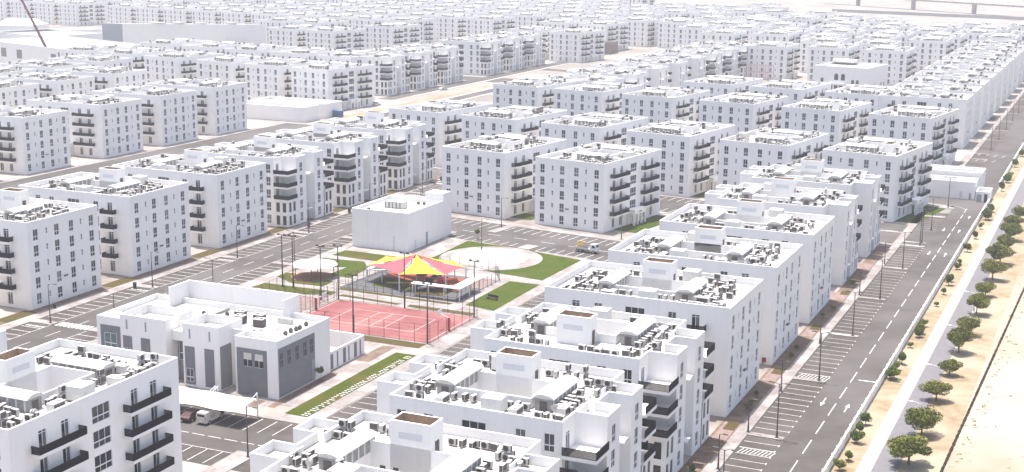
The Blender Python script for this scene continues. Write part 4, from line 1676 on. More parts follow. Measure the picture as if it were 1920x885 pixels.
# ================================================================== WALL BY THE ROAD
x, y = S(-34.5, 60)
wl = thing('boundary_wall', 'low white panelled wall along the right edge of the street with shrubs behind it', 'wall', (x, y, 0), -HS)
mb = MB()
mb.box(-.14, .14, 0, 357, 0, 1.45, 'wall_paint')
mb.box(-.14, .14, 388, 840, 0, 1.45, 'wall_paint')
for k in range(int(357 / 3.4)):
    mb.box(-.2, .2, k * 3.4, k * 3.4 + .35, 0, 1.62, 'wall_paint')
part('panel_run', mb, wl)
# low dry scrub on the open sand
mb = MB()
rr = random.Random(21)
for k in range(420):
    b, a = rr.uniform(-18.8, -6), rr.uniform(170, 420)
    if rr.random() < .45:
        b = -17.6 + rr.gauss(0, .5) + (a - 196) * .012
    s_ = rr.uniform(.05, .22)
    for j in range(7):
        u = Vector((rr.gauss(0, 1), rr.gauss(0, 1), abs(rr.gauss(0, .7)))).normalized() * s_ * 1.6
        v = Vector((rr.gauss(0, 1), rr.gauss(0, 1), 0)).normalized() * s_ * .5
        c = Vector((b + rr.uniform(-.3, .3), a + rr.uniform(-.3, .3), .02))
        mb.face([c - v, c + v, c + u], 'leaf_c' if j % 3 else 'dirt')
tag(build('dry_scrub', mb, None, (0, 0, 0), -HS), 'tiny dry scrub scattered over the open sand', None, None, 'stuff')
# long dark drip line in the sand
mb = MB()
rr = random.Random(3)
pts = [SP(1765, 885), SP(1842, 712), SP(1921, 540)]
(b0, a0), (b1, a1) = pts[0], pts[2]
N = 420
for k in range(-60, N):
    t0, t1 = k / N, (k + 1) / N
    w0 = .15 + rr.uniform(-.05, .07)
    xa, ya = b0 + (b1 - b0) * t0, a0 + (a1 - a0) * t0
    xb, yb = b0 + (b1 - b0) * t1, a0 + (a1 - a0) * t1
    mb.prism([(xa - w0, ya), (xa + w0, ya), (xb + w0, yb), (xb - w0, yb)], 0, .16 + rr.uniform(0, .12), 'dark_drip')
tag(build('garden_edging', mb, None, (0, 0, 0), -HS), 'thin dark brown edging line running through the sand right of the trees', 'edging')

# ================================================================== TREES AND SHRUBS
def crown_mesh(seed, rx, ry, rz_, n, leaf, mats, zc, lumps=16):
    rnd = random.Random(seed)
    mb = MB()
    cs = []
    for i in range(lumps):
        while True:
            p = Vector((rnd.uniform(-1, 1), rnd.uniform(-1, 1), rnd.uniform(-1, 1)))
            if p.length < 1:
                break
        p = p.normalized() * rnd.uniform(.15, .72)
        cs.append((Vector((p.x * rx, p.y * ry, zc + p.z * rz_ * .8)), rnd.uniform(.28, .46), rnd.choice(mats)))
    for i in range(n):
        c, r, m = rnd.choice(cs)
        while True:
            d = Vector((rnd.uniform(-1, 1), rnd.uniform(-1, 1), rnd.uniform(-1, 1)))
            if .05 < d.length < 1:
                break
        d = d.normalized() * (d.length ** .6)
        p = c + Vector((d.x * r * rx, d.y * r * ry, d.z * r * rz_ * 1.15))
        s = leaf * rnd.uniform(.6, 1.3)
        u = Vector((rnd.gauss(0, 1), rnd.gauss(0, 1), rnd.gauss(0, .6))).normalized()
        v = u.cross(Vector((rnd.gauss(0, 1), rnd.gauss(0, 1), rnd.gauss(0, 1)))).normalized()
        m2 = m if rnd.random() < .75 else rnd.choice(mats)
        mb.face([p - u * s, p - v * s * .45, p + u * s, p + v * s * .45], m2)
    return mb


def trunk_mesh(seed, h, r, spread):
    rnd = random.Random(seed)
    mb = MB()
    mb.tube((0, 0, 0), (.05, 0, h * .45), r, r * .75, 'bark', 7)
    for i in range(6):
        t = 2 * pi * i / 6 + rnd.uniform(-.3, .3)
        p = (.05, 0, h * .4)
        q = (cos(t) * spread * .45, sin(t) * spread * .45, h * .8)
        mb.tube(p, q, r * .5, r * .28, 'bark', 5)
        for k in range(2):
            t2 = t + rnd.uniform(-.6, .6)
            mb.tube(q, (q[0] + cos(t2) * spread * .4, q[1] + sin(t2) * spread * .4, q[2] + rnd.uniform(.2, .9)), r * .26, r * .1, 'bark', 4)
    return mb


TM = []
for i in range(6):
    TM.append((crown_mesh(11 + i, 3.0 + .15 * (i % 3), 2.9, 1.7 + .18 * (i % 2), 9000, .17, ['leaf_a', 'leaf_a', 'leaf_b', 'leaf_c'], 2.6, 22 + 4 * (i % 3)).mesh('crown'), trunk_mesh(40 + i, 3.0, .15, 2.2).mesh('trunk')))
tree_a = [197.4, 210.9, 228.4, 243.9, 258.6, 271.8, 288.0, 303.8, 320.5, 337.0, 351.5, 366.5, 381.0, 396.0]
rr = random.Random(77)
for k, a in enumerate(tree_a):
    x, y = S(-24.5 + rr.uniform(-.2, .2), a)
    sc = [1.25, .98, .90, .82, 1.08, .88, 1.0, .86, 1.12, 1.2, 1, 1.1, 1, 1][k]
    r = thing('tree', 'round olive tree in the sand right of the cycle path, %s from the bottom' % n_(k), 'tree', (x, y, 0), rr.uniform(0, 6), 'line of round trees in the sand')
    c = link('crown', TM[k * 5 % 6][0], r)
    t = link('trunk', TM[k * 5 % 6][1], r)
    r.scale = (sc * rr.uniform(.9, 1.1), sc * rr.uniform(.88, 1.08), sc * rr.uniform(.88, 1.15))
    r.rotation_euler.x, r.rotation_euler.y = rr.uniform(-.06, .06), rr.uniform(-.06, .06)
SM = [(crown_mesh(60 + i, 1.2, 1.2, 1.0, 1800, .13, m_, 1.15, 12).mesh('foliage'), trunk_mesh(80 + i, 1.2, .06, .8).mesh('stem')) for i, m_ in enumerate(
    (['leaf_lush', 'leaf_lush', 'leaf_a'], ['leaf_b', 'leaf_b', 'leaf_lush'], ['leaf_c', 'leaf_a', 'leaf_lush']))]
shr = [(190.7, 2, .9), (195.0, 2, .8), (203.1, 0, .95), (207.2, 1, .95), (211.6, 1, 1.05), (237.4, 0, 1.35), (242.9, 2, .75), (246.9, 1, .95), (258.0, 2, .6), (265.8, 0, .95), (268.6, 2, 1.05), (274.2, 0, .7),
       (291, 2, .6), (302, 2, .7), (310.8, 1, 1.2), (314.5, 2, .9), (327.5, 0, .8), (333, 2, .7), (347.5, 1, 1.2), (364.4, 1, 1.0), (378, 2, .8), (391.5, 0, 1.5), (396, 2, 1.2), (404, 0, 1.1), (440, 1, 1.2), (456.6, 0, 1.4),
       (463, 2, 1.2), (490, 1, 1.3), (516, 0, 1.3), (540, 1, 1.3), (570, 2, 1.3)]
for k, (a, kind, sc) in enumerate(shr):
    x, y = S(-33.0 + rr.uniform(-.25, .35), a)
    look = ['bright green leafy', 'dark green', 'pale green sparse'][kind]
    r = thing('shrub', '%s shrub behind the low white wall, %s from the bottom' % (look, n_(k)), 'shrub', (x, y, 0), rr.uniform(0, 6), 'shrubs behind the low white wall')
    link('foliage', SM[kind][0], r)
    link('stem', SM[kind][1], r)
    r.scale = (sc, sc, sc * rr.uniform(.9, 1.25))
# small planting along building feet and in the park
ps = []
for a in (153, 180, 211, 214, 217, 243, 247, 272, 279, 303):
    ps.append((-52.2 + rr.uniform(-.6, .5), a + rr.uniform(-1, 1), rr.uniform(.35, .6)))
for k, (b, a, s_) in enumerate(ps):
    x, y = S(b, a)
    r = thing('shrub', 'small bush at the foot of the right hand row, %s from the bottom' % n_(k), 'shrub', (x, y, .05), rr.uniform(0, 6), 'small bushes at the foot of the right hand row')
    link('foliage', SM[k % 3][0], r)
    r.scale = (s_ * 1.3, s_ * 1.3, s_)
for k, (px_, py_, s_, lb) in enumerate(((896, 448, .7, 'young tree in a pale planter by the car park corner behind the park'), (602, 714, .7, 'thin young tree on the lawn strip beside the clinic path'))):
    x, y = U(px_, py_)
    r = thing('young_tree', lb, 'tree', (x, y, .1), 0)
    link('foliage', SM[0][0], r, (0, 0, 1.1))
    mb = MB()
    mb.tube((0, 0, 0), (0, 0, 1.9), .05, .04, 'bark', 6)
    part('trunk', mb, r)
    r.scale = (s_, s_, s_ * 1.2)
# grass tufts and pale stepping slabs beside the lawn strip
mb = MB()
for k in range(44):
    a = 177 + k * .82
    for j in range(2):
        if rr.random() < .85:
            b = -114.9 + j * .68 + rr.uniform(-.06, .06)
            mb.box(b - .25, b + .25, a, a + .27, .15, .2, 'paint_white')
tag(build('stepping_stones', mb, None, (0, 0, 0), -HS), 'rows of small white stepping stones along the lawn strip', 'stepping stones', None, 'stuff')

# ================================================================== STREET LAMPS
def lamp_parts(h, arm, double=False, m='pole_grey'):
    p = MB()
    p.tube((0, 0, 0), (0, 0, h), .12, .07, m, 8)
    p.tube((0, 0, 0), (0, 0, .9), .17, .15, m, 8)
    p.box(-.28, .28, -.28, .28, 0, .05, m)
    ar, hd = MB(), MB()
    for s in ((1, -1) if double else (1,)):
        ar.tube((0, 0, h - .15), (s * arm * .6, 0, h + .12), .045, .04, m, 6)
        ar.tube((s * arm * .6, 0, h + .12), (s * arm, 0, h + .15), .04, .035, m, 6)
        hd.box(min(s * arm, s * (arm + .75)), max(s * arm, s * (arm + .75)), -.16, .16, h + .08, h + .2, m, bottom=True)
    return p, ar, hd


LM = {}


def lamp(key, h, arm, dbl, m, x, y, z, rz, label, group):
    if key not in LM:
        LM[key] = [q.mesh(n) for q, n in zip(lamp_parts(h, arm, dbl, m), ('pole', 'arm', 'lamp_head'))]
    r = thing('street_lamp', label, 'street lamp', (x, y, z), rz, group)
    for n, me in zip(('pole', 'arm', 'lamp_head'), LM[key]):
        link(n, me, r)
    return r


ra = [a + .6 for a in isl if 165 < a < 380] + [404.6]
for k, a in enumerate(sorted(ra + [349.5, 369.9])):
    x, y = S(-44.4, a)
    lamp('tall', 8.6, .9, True, 'pole_grey', x, y, .13, -HS, 'tall dark lamp on the parking islands of the right street, %s from the bottom' % n_(k), 'tall lamps on the parking islands')
for k, a in enumerate([183.5, 200.3, 221.9, 253.0, 293.3, 325.0]):
    x, y = S(-49.0, a)
    lamp('short', 5.2, .5, False, 'pole_grey', x, y, .13, -HS, 'short lamp post on the pavement of the right hand street, %s from the bottom' % n_(k), 'short lamps on the pavement')
for k in range(1, 11):
    a = 525.8 + 30.4 * (k - 1)
    x, y = S(-44.4, a)
    lamp('tall', 8.6, .9, True, 'pole_grey', x, y, .13, -HS, 'thin lamp beside the far upper right road, %s from the near end' % n_(k - 1), 'lamps of the upper right road')
for k in range(7):
    a = 170.0 + 31.1 * k
    x, y = S(-187.9, a)
    lamp('mid', 7.8, 1.3, False, 'pole_grey', x, y, .13, -HS, 'street lamp on the building side of the left street, %s from the bottom left' % n_(k), 'lamps of the left street, building side')
for k in range(6):
    a = 201.0 + 31.1 * k
    if 280 < a < 320:
        continue
    x, y = S(-172.0, a)
    lamp('mid', 7.8, 1.3, False, 'pole_grey', x, y, .13, -HS + pi, 'street lamp on the park side of the left street, %s from the bottom left' % n_(k), 'lamps of the left street, park side')
for k, (px_, py_) in enumerate(((940, 427), (903, 470), (1165, 449), (465, 858), (1284, 367))):
    x, y = U(px_, py_)
    lb = ['lamp between the car park bays in front of the left front pair block', 'lamp at the back edge of the round plaza', 'lamp by the bright green lawn beside the right front pair block',
          'lamp standing in the lower car park left of the lowest roof', 'lamp near the car park edge behind the upper right row roofs'][k]
    lamp('mid', 7.8, 1.3, False, 'pole_grey', x, y, .1, -HCB, lb, None)
for k, (px_, py_) in enumerate(((1716, 726 + 8), (1782, 650 - 12), (1818, 572))):
    pass
for k, a in enumerate([214, 235, 262, 290]):
    x, y = S(-25.2, a)
    lamp('path', 4.0, 1.3, False, 'pole_white', x, y, 0, -HS + pi, 'slim white lamp reaching over the cycle path, %s from the bottom' % n_(k), 'white lamps of the cycle path')

# floodlight masts of the courts
for k, (b, a, wh) in enumerate([(-150.0, 239.2, 'beside the left hoop'), (-146.9, 241.0, 'at the far left corner'), (-131.3, 220.6, 'mid near side'), (-131.3, 241.1, 'mid far side'),
                            (-115.4, 220.7, 'at the near right corner'), (-115.6, 241.2, 'at the far right corner'), (-163.2, 244.9, 'far left of the court, at the hedge'), (-160.6, 245.0, 'second from the left beyond the court')]):
    x, y = S(b, a)
    r = thing('floodlight_mast', 'tall thin dark floodlight mast %s of the red sports court' % wh if k < 6 else 'tall thin dark floodlight mast %s' % wh, 'floodlight', (x, y, .1), -HS)
    mb = MB()
    mb.tube((0, 0, 0), (0, 0, 11.5), .17, .09, 'pole_dark', 8)
    part('pole', mb, r)
    mb = MB()
    mb.box(-1.1, 1.1, -.05, .05, 11.4, 11.55, 'pole_dark', bottom=True)
    for xx in (-.95, .6):
        mb.box(xx, xx + .4, -.25, .1, 11.5, 11.75, 'pole_dark', bottom=True)
    part('floodlight', mb, r)


# fences
def fence(name, label, pts, h, step, z0=.1, wires=5, closed=True):
    b0, a0 = pts[0]
    x, y = S(b0, a0)
    r = thing(name, label, 'fence', (x, y, z0), -HS)
    posts, mesh_ = [], MB()
    P = [(p[0] - b0, p[1] - a0) for p in pts]
    segs = list(zip(P, P[1:] + ([P[0]] if closed else [])))
    me = cached((name + '_post', h), lambda: _post(h))[1]
    for p, q in segs:
        L = hypot(q[0] - p[0], q[1] - p[1])
        n = max(1, round(L / step))
        for i in range(n):
            link('post', me, r, (p[0] + (q[0] - p[0]) * i / n, p[1] + (q[1] - p[1]) * i / n, 0))
        for k in range(wires + 1):
            z = .15 + (h - .2) * k / wires
            rad = .03 if k in (0, wires) else .014
            mesh_.tube((p[0], p[1], z), (q[0], q[1], z), rad, rad, 'pole_dark', 4)
    part('wire_mesh', mesh_, r)
    return r


def _post(h):
    mb = MB()
    mb.tube((0, 0, 0), (0, 0, h), .05, .05, 'pole_dark', 6)
    return mb


fence('court_fence', 'tall dark wire fence around the red sports court', [(-147.4, 220.7), (-114.9, 220.7), (-114.9, 241.1), (-147.4, 241.1)], 3.6, 3.2)
fence('court_fence', 'tall dark wire fence around the pale court left of the red one', [(-160.6, 222.2), (-148.3, 222.2), (-148.3, 241.6), (-160.6, 241.6)], 3.6, 2.6)
fence('playground_fence', 'dark wire fence around the playground under the coloured sails', [(-152.0, 249.9), (-123.4, 249.2), (-123.4, 270.4), (-127.8, 277.6), (-135.3, 279.6), (-150.5, 270.5)], 2.4, 2.2)


def hoop(b, a, flip, label):
    x, y = S(b, a)
    r = thing('basketball_hoop', label, 'basketball hoop', (x, y, .17), -HS + (pi if flip else 0))
    mb = MB()
    mb.box(-.2, .2, -.2, .2, 0, 2.6, 'play_red')
    mb.tube((0, 0, 2.5), (2.0, 0, 3.3), .08, .06, 'pole_white', 6)
    part('stand', mb, r)
    part('backboard', boxm(2.0, 2.06, -.9, .9, 2.8, 3.9, 'pole_white'), r)
    mb = MB()
    for t in range(12):
        p = [(2.35 + .24 * cos(u * pi / 6), .24 * sin(u * pi / 6), 3.05) for u in (t, t + 1)]
        mb.tube(p[0], p[1], .02, .02, 'play_red', 4)
    part('rim', mb, r)


hoop(-146.5, 231.6, False, 'basketball hoop with a red stand at the left end of the red court')
hoop(-115.6, 230.0, True, 'basketball hoop with a red stand at the right end of the red court')

# ================================================================== PLAYGROUND AND SAILS
posts = [(-149.1, 256.6), (-138.6, 252.2), (-129.4, 256.0), (-128.6, 264.2), (-133.5, 268.5), (-149.6, 266.0)]
apex = Vector((-139.4, 261.6, 6.3))
x, y = S(apex.x, apex.y)
sh = thing('shade_sails', 'yellow and pink pointed shade sails over the playground', 'shade sails', (x, y, 0), -HS)
tops = [Vector((b - apex.x, a - apex.y, 3.9)) for b, a in posts]
ap = Vector((0, 0, 6.3))


def sail(p, q, top, m, sag=.55):
    """triangular membrane with hollow edges"""
    mb = MB()
    n = 10
    grid = {}
    ctr = (p + q + top) / 3
    for i in range(n + 1):
        for j in range(n + 1 - i):
            u, v = i / n, j / n
            w_ = 1 - u - v
            pt = top * w_ + p * u + q * v
            edge = 4 * max(u * v, u * w_, v * w_)
            pull = .16 * max(0, (4 * (u * v) * (1 - 3 * w_) if w_ < .33 else 0), (4 * u * w_ * (1 - 3 * v) if v < .33 else 0), (4 * v * w_ * (1 - 3 * u) if u < .33 else 0))
            pt = pt + (ctr - pt) * pull
            pt.z -= sag * (4 * u * w_ + 4 * v * w_) * .45
            grid[i, j] = pt
    for i in range(n):
        for j in range(n - i):
            mb.face([grid[i, j], grid[i + 1, j], grid[i, j + 1]], m)
            if j < n - i - 1:
                mb.face([grid[i + 1, j], grid[i + 1, j + 1], grid[i, j + 1]], m)
    return mb


order = [(0, 1, 'sail_pink'), (1, 2, 'sail_yellow'), (2, 3, 'sail_pink'), (3, 4, 'sail_yellow'), (4, 5, 'sail_pink'), (5, 0, 'sail_yellow')]
for i, j, m_ in order:
    part('sail', sail(tops[i], tops[j], ap, m_), sh, label='yellow sail' if 'yellow' in m_ else 'pink sail')
for p in tops + [ap]:
    mb = MB()
    mb.tube((p.x, p.y, 0), (p.x, p.y, p.z + .1), .16, .13, 'pole_white', 8)
    part('post', mb, sh)
# flat white pergola (L shape)
x, y = S(-123.2, 250.2)
pg = thing('pergola', 'L shaped flat white pergola roof on white posts at the corner of the playground', 'pergola', (x, y, 0), -HS)
mb = MB()
mb.box(-11.5, 0, 0, 1.6, 2.75, 2.95, 'shade_white', bottom=True)
mb.box(-2.4, 0, 1.61, 10.2, 2.75, 2.95, 'shade_white', bottom=True)
part('roof', mb, pg)
for xx, yy in ((-11.2, .2), (-11.2, 1.4), (-7.5, .2), (-3.8, .2), (-.2, .2), (-.2, 5), (-.2, 10), (-2.2, 5), (-2.2, 10)):
    part('post', boxm(xx - .08, xx + .08, yy - .08, yy + .08, 0, 2.75, 'pole_white'), pg)
x, y = S(-147.2, 256.9)
pg = thing('pergola', 'small flat white pergola at the left corner of the playground', 'pergola', (x, y, 0), -HS)
part('roof', boxm(-2.2, 1.8, 0, 7.0, 2.75, 2.95, 'shade_white'), pg)
for xx, yy in ((-2, .2), (1.6, .2), (-2, 6.8), (1.6, 6.8)):
    part('post', boxm(xx - .08, xx + .08, yy - .08, yy + .08, 0, 2.75, 'pole_white'), pg)
# play tower
x, y = S(-132.6, 257.2)
pt_ = thing('play_structure', 'dark red and navy climbing tower with slides under the sails', 'play structure', (x, y, .13), -HS)
for xx, yy, m_ in ((-3.2, 0, 'play_red'), (0, .6, 'play_blue'), (2.4, -.4, 'play_red')):
    mb = MB()
    for dx in (-.7, .7):
        for dy in (-.7, .7):
            mb.tube((xx + dx, yy + dy, 0), (xx + dx, yy + dy, 2.9), .07, .07, m_, 6)
    mb.box(xx - .8, xx + .8, yy - .8, yy + .8, 1.3, 1.42, 'play_blue', bottom=True)
    part('platform', mb, pt_)
    mb = MB()
    mb.face([(xx - 1, yy - 1, 2.8), (xx + 1, yy - 1, 2.8), (xx, yy, 3.6)], m_)
    mb.face([(xx + 1, yy - 1, 2.8), (xx + 1, yy + 1, 2.8), (xx, yy, 3.6)], m_)
    mb.face([(xx + 1, yy + 1, 2.8), (xx - 1, yy + 1, 2.8), (xx, yy, 3.6)], m_)
    mb.face([(xx - 1, yy + 1, 2.8), (xx - 1, yy - 1, 2.8), (xx, yy, 3.6)], m_)
    part('roof', mb, pt_)
for xx, dr in ((-3.2, -1), (2.4, 1)):
    mb = MB()
    for k in range(6):
        z0, z1 = 1.4 - k * .22, 1.4 - (k + 1) * .22
        x0, x1 = xx + dr * (.8 + k * .4), xx + dr * (1.2 + k * .4)
        mb.box(min(x0, x1), max(x0, x1), -.35, .35, min(z0, z1), max(z0, z1) + .05, 'play_red')
    part('slide', mb, pt_)
mb = MB()
mb.box(-2.4, -.8, .2, .9, 1.4, 2.2, 'play_blue')
mb.tube((-3, -2, .4), (1.5, -2.6, 1.9), .3, .3, 'pole_white', 8)
mb.box(.8, 1.7, -.8, .6, 1.4, 2.4, 'play_red')
part('climbing_panel', mb, pt_)
x, y = S(-125.5, 257)
# white octagonal canopy on the lawn
x, y = S(-162.0, 255.8)
oc = thing('octagonal_canopy', 'white octagonal canopy on the lawn left of the playground', 'canopy', (x, y, 0), -HS)
mb = MB()
oct_ = [(5.4 * cos(t * pi / 4 + .39), 5.2 * sin(t * pi / 4 + .39)) for t in range(8)]
for i in range(8):
    a_, b_ = oct_[i], oct_[(i + 1) % 8]
    mb.face([(a_[0], a_[1], 3.0), (b_[0], b_[1], 3.0), (0, 0, 3.75)], 'shade_white')
    mb.face([(a_[0], a_[1], 2.85), (b_[0], b_[1], 2.85), (b_[0], b_[1], 3.0), (a_[0], a_[1], 3.0)], 'shade_white')
mb.face([(p[0], p[1], 2.85) for p in oct_[::-1]], 'shade_white')
part('roof', mb, oc)
for i in range(0, 8, 2):
    mb = MB()
    mb.tube((oct_[i][0] * .8, oct_[i][1] * .8, 0), (oct_[i][0] * .8, oct_[i][1] * .8, 2.86), .1, .1, 'bark', 8)
    part('post', mb, oc)
mb = MB()
mb.prism([(-162.4 + 4.9 * cos(t * pi / 4 + .39), 255.4 + 4.8 * sin(t * pi / 4 + .39)) for t in range(8)], 0, .17, 'kerb', top='canopy_soil')
struct('canopy_floor', mb, None, -HS)
# bench and small park things
x, y = U(923, 563)
bn = thing('bench', 'black bench on the lawn right of the playground', 'bench', (x, y, .15), -HCB)
part('seat', boxm(-1.3, 1.3, -.3, .3, .4, .5, 'pole_dark'), bn)
part('backrest', boxm(-1.3, 1.3, .3, .38, .5, 1.0, 'pole_dark'), bn)
for xx in (-1.1, 1.1):
    part('leg', boxm(xx - .06, xx + .06, -.28, .28, 0, .4, 'pole_dark'), bn)


def bin_(px_, py_, label, m='pole_dark', s=1.0):
    x, y = U(px_, py_)
    r = thing('waste_bin', label, 'bin', (x, y, .12), -HS)
    mb = MB()
    mb.tube((0, 0, 0), (0, 0, 1.1 * s), .34 * s, .42 * s, m, 10)
    part('body', mb, r)
    mb = MB()
    mb.tube((0, 0, 1.12 * s), (0, 0, 1.3 * s), .46 * s, .30 * s, m, 10)
    part('lid', mb, r)


bin_(253, 541, 'black bin on the pavement corner of the left street below the second block')
bin_(103, 579, 'small black bin by the pavement of the left street near the left edge', s=.8)
bin_(655, 399, 'black bin on the kerb in front of the windowless hall', s=1.1)
bin_(579, 426, 'black bin by the crossing left of the windowless hall')
bin_(827, 339, 'black bin at the kerb beside the left front pair block')

for k, (px_, py_) in enumerate(((1344, 775), (1436, 681), (59, 573), (245, 515), (403, 459), (1612, 476))):
    x, y = U(px_, py_)
    r = thing('fire_hose_cabinet', ['red fire hose box at the corner of the fourth right hand block', 'red fire hose box at the corner of the fifth right hand block', 'dark red hose box at the near left block corner',
                                    'dark red hose box at the second left block corner', 'dark red hose box at the third left block corner', 'dark hose box at the foot of the seventh right hand block'][k], 'hose cabinet', (x, y, 0), -HS)
    m_ = 'red_box' if k < 2 else 'van_brown'
    part('cabinet', boxm(-.55, .15, -.8, -.45, .4, 1.25, m_), r)
    part('pipe', boxm(-.5, -.3, -.75, -.55, 0, .5, m_), r)


# ================================================================== VEHICLES
def wheel(r, x, y, rad, wd=.24):
    mb = MB()
    mb.tube((x, y - wd / 2, rad), (x, y + wd / 2, rad), rad, rad, 'tyre', 12)
    o = part('wheel', mb, r)
    mb = MB()
    mb.tube((x, y - wd / 2 - .01, rad), (x, y + wd / 2 + .01, rad), rad * .55, rad * .55, 'ac_case', 8)
    part('rim', mb, o)


def loft(prof, w0, w1, zs, m):
    """side profile (x,z) lofted to a body with tumblehome: half width w0 below zs, w1 at the roof"""
    mb = MB()
    zt = max(p[1] for p in prof)

    def hw(z):
        return w0 if z <= zs else w0 + (w1 - w0) * (z - zs) / (zt - zs)
    n = len(prof)
    for i in range(n):
        p, q = prof[i], prof[(i + 1) % n]
        mb.face([(p[0], -hw(p[1]), p[1]), (q[0], -hw(q[1]), q[1]), (q[0], hw(q[1]), q[1]), (p[0], hw(p[1]), p[1])][::-1], m)
    return mb, hw


def van(px_, py_, label, rz):
    b_, a_ = SP(px_, py_)
    x, y = S(b_, a_ + 2.4)
    r = thing('parked_van', label, 'van', (x, y, .015), rz)
    pr = [(-2.45, .35), (-2.5, 1.2), (-2.35, 1.95), (1.0, 2.0), (1.55, 1.75), (2.15, 1.1), (2.5, .95), (2.5, .35)]
    mb, hw = loft(pr, .95, .80, 1.1, 'van_white')
    for s in (-1, 1):
        pts = [(p[0], s * hw(p[1]), p[1]) for p in pr]
        mb.face(pts if s < 0 else pts[::-1], 'van_white')
    part('body', mb, r)
    mb = MB()
    for s in (-1, 1):
        q = [(1.25, .955, .5), (1.5, .955, 1.0), (.7, .885, 1.55), (.35, .86, 1.85), (.95, .86, 1.88), (1.55, .89, 1.6), (2.1, .955, 1.08), (2.4, .955, .95), (2.4, .955, .5)]
        mb.face([(a_, s * (b_ + .012), c_) for a_, b_, c_ in (q if s < 0 else q[::-1])], 'van_brown')
    part('livery', mb, r)
    mb = MB()
    mb.face([(1.08, -.76, 1.97), (1.08, .76, 1.97), (2.17, .88, 1.12), (2.17, -.88, 1.12)][::-1], 'glass')
    part('windscreen', mb, r)
    part('rear_window', boxm(-2.47, -2.42, -.68, .68, 1.2, 1.72, 'glass'), r)
    part('number_plate', boxm(-2.53, -2.49, -.26, .26, .55, .7, 'frame_white'), r)
    mb = MB()
    for s in (-1, 1):
        for k, (x0, x1, z) in enumerate(((-1.6, .3, 1.28), (-1.3, -.2, 1.12), (-1.0, .1, .95))):
            mb.box(x0, x1, min(s * .955, s * .965), max(s * .955, s * .965), z, z + .06, 'text_grey')
    part('lettering', mb, r)
    for s in (-1, 1):
        part('tail_light', boxm(-2.52, -2.45, s * .84 - .06, s * .84 + .06, .9, 1.35, 'red_box'), r)
        part('headlight', boxm(2.42, 2.52, s * .7 - .16, s * .7 + .16, .72, .9, 'frame_white'), r)
    for xx in (-1.55, 1.6):
        for yy in (-.84, .84):
            wheel(r, xx, yy, .33)


def car(px_, py_, label, rz, m):
    x, y = U(px_, py_)
    r = thing('parked_car', label, 'car', (x, y, .015), rz)
    pr = [(-2.2, .35), (-2.25, .85), (-1.9, 1.0), (-1.35, 1.42), (.25, 1.45), (1.0, .98), (2.1, .82), (2.2, .35)]
    mb, hw = loft(pr, .88, .68, .95, m)
    for s in (-1, 1):
        pts = [(p[0], s * hw(p[1]), p[1]) for p in pr]
        mb.face(pts if s < 0 else pts[::-1], m)
    part('body', mb, r)
    mb = MB()
    for s in (-1, 1):
        q = [(-1.6, .87, 1.0), (-1.2, .72, 1.36), (.2, .715, 1.38), (.8, .87, 1.0)]
        mb.face([(a_, s * (b_ + .015), c_) for a_, b_, c_ in (q if s < 0 else q[::-1])], 'glass')
    mb.face([(.3, -.64, 1.44), (.3, .64, 1.44), (.98, .8, 1.01), (.98, -.8, 1.01)][::-1], 'glass')
    part('window', mb, r)
    for s in (-1, 1):
        part('headlight', boxm(2.12, 2.2, s * .6 - .15, s * .6 + .15, .62, .76, 'frame_white'), r)
    for xx in (-1.35, 1.35):
        for yy in (-.8, .8):
            wheel(r, xx, yy, .32)


van(377, 797, 'white delivery van with dark brown front sides parked under the white canopy', -HS + pi / 2 + .02)
car(362, 785, 'dark car parked left of the white van under the canopy', -HS + pi / 2, 'van_brown')
car(706, 197, 'pale car on the sandy yard beyond the blue container', -HS + .3, 'van_white')
car(831, 169, 'light car on the sandy far street', -HS + 1.2, 'van_white')
car(1905, 238, 'pale car in the upper right parking bays', -HS, 'van_white') if False else None

# crane truck
x, y = U(1101, 473)
tr = thing('crane_truck', 'white flatbed truck with a folded yellow crane parked in the car park behind the park', 'truck', (x, y, .02), -HCB + .05)
part('chassis', boxm(-3.8, 3.6, -.45, .45, .6, .9, 'tyre'), tr)
mb = MB()
mb.box(-4.0, 1.2, -1.15, 1.15, .95, 1.15, 'van_white', bottom=True)
for yy in (-1.15, 1.1):
    mb.box(-4.0, 1.2, yy, yy + .05, 1.15, 1.6, 'van_white')
mb.box(-4.05, -4.0, -1.15, 1.15, 1.15, 1.6, 'van_white')
part('flatbed', mb, tr)
prf = [(1.5, .8), (1.5, 2.75), (3.2, 2.8), (3.75, 1.9), (3.85, .8)]
mb, hw = loft(prf, 1.1, 1.02, 1.9, 'frame_white')
for s in (-1, 1):
    q = [(p[0], s * hw(p[1]), p[1]) for p in prf]
    mb.face(q if s < 0 else q[::-1], 'frame_white')
cb = part('cab', mb, tr)
mb = MB()
mb.face([(3.27, -.9, 2.72), (3.27, .9, 2.72), (3.77, 1.0, 1.95), (3.77, -1.0, 1.95)][::-1], 'glass')
for s in (-1, 1):
    q = [(2.2, 1.11, 1.75), (2.2, 1.07, 2.55), (3.1, 1.07, 2.55), (3.5, 1.11, 1.85)]
    mb.face([(a_, s * (b_ + .02), c_) for a_, b_, c_ in (q if s < 0 else q[::-1])], 'glass')
part('window', mb, cb)
mb = MB()
mb.box(-3.4, -2.5, -.5, .5, 1.15, 2.2, 'truck_yellow')
mb.tube((-3.0, 0, 2.0), (-2.9, 0, 3.3), .28, .22, 'truck_yellow', 8)
mb.tube((-2.9, 0, 3.2), (-.4, .3, 2.9), .2, .14, 'truck_yellow', 8)
mb.tube((-.4, .3, 2.9), (-2.2, .5, 2.3), .14, .1, 'truck_yellow', 8)
part('loader_crane', mb, tr)
mb = MB()
mb.box(-1.9, -.2, -.8, .7, 1.16, 1.75, 'ac_coil')
part('load', mb, tr)
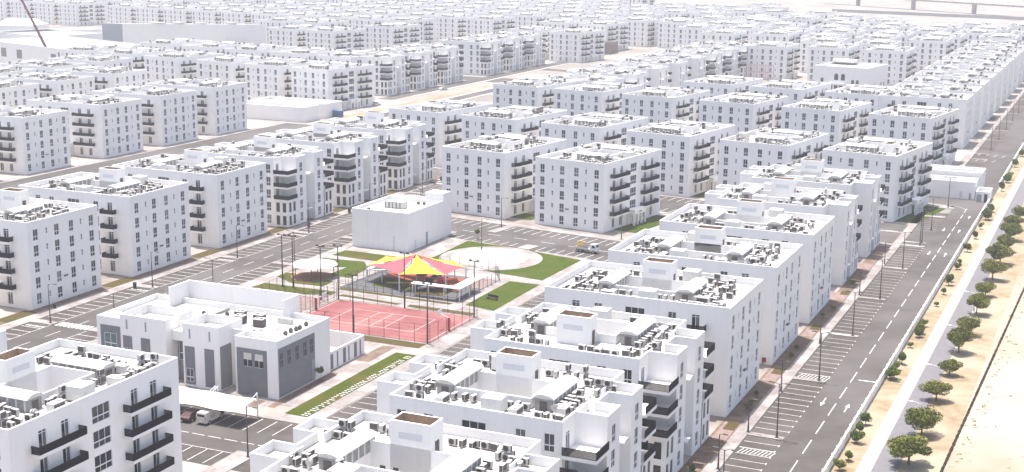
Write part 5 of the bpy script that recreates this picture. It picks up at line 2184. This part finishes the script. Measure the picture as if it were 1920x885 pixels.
for xx in (-2.9, -1.9, 2.6):
    for yy in (-.95, .95):
        wheel(tr, xx, yy, .5, .3)
tr.scale = (.76, .80, .80)

# car park canopy in front of the clinic
for k, (b0, b1) in enumerate(((-146.0, -137.2), (-137.0, -128.8), (-128.6, -120.8))):
    x, y = S(b0, 167.9)
    r = thing('parking_canopy', 'white tensile parking canopy in front of the grey panelled building, %s from the left' % n_(k), 'canopy', (x, y, 0), -HS, 'white canopies over the parking bays')
    W = b1 - b0
    mb = MB()
    n = 8
    for i in range(n):
        for j in range(4):
            def zz(u, v):
                return 2.75 + .5 * v - .28 * sin(pi * u) * (1 - .4 * v)
            u0, u1, v0, v1 = i / n, (i + 1) / n, j / 4, (j + 1) / 4
            mb.face([(u * W, v * 5.2, zz(u, v)) for u, v in ((u0, v0), (u1, v0), (u1, v1), (u0, v1))], 'shade_white')
    part('membrane', mb, r)
    for xx in (.15, W - .15):
        mb = MB()
        mb.tube((xx, 5.6, 0), (xx, 5.6, 4.1), .12, .09, 'pole_white', 8)
        mb.tube((xx, 5.6, 4.0), (xx, 2.4, 3.05), .07, .06, 'pole_white', 6)
        mb.tube((xx, 5.6, 2.9), (xx, 0.1, 2.85), .06, .05, 'pole_white', 6)
        part('post', mb, r)

# ================================================================== HAZE
HZ = True
if HZ:
    hm = bpy.data.materials.new('haze_air')
    hm.use_nodes = True
    t = hm.node_tree
    t.nodes.clear()
    pv = t.nodes.new('ShaderNodeVolumePrincipled')
    pv.inputs['Color'].default_value = (0.95, 0.955, 1.0, 1)
    pv.inputs['Density'].default_value = 0.00024
    pv.inputs['Anisotropy'].default_value = 0.1
    ou = t.nodes.new('ShaderNodeOutputMaterial')
    t.links.new(pv.outputs[0], ou.inputs['Volume'])
    MAT['haze_air'] = hm
    mb = MB()
    mb.box(-3000, 3000, -150, 4500, -1.2, 82.0, 'haze_air', bottom=True)
    o = build('haze', mb)
    o['kind'] = 'stuff'
    o['label'] = 'pale summer haze over the whole district'
bpy.context.view_layer.update()
print('OBJECTS', len(bpy.data.objects))
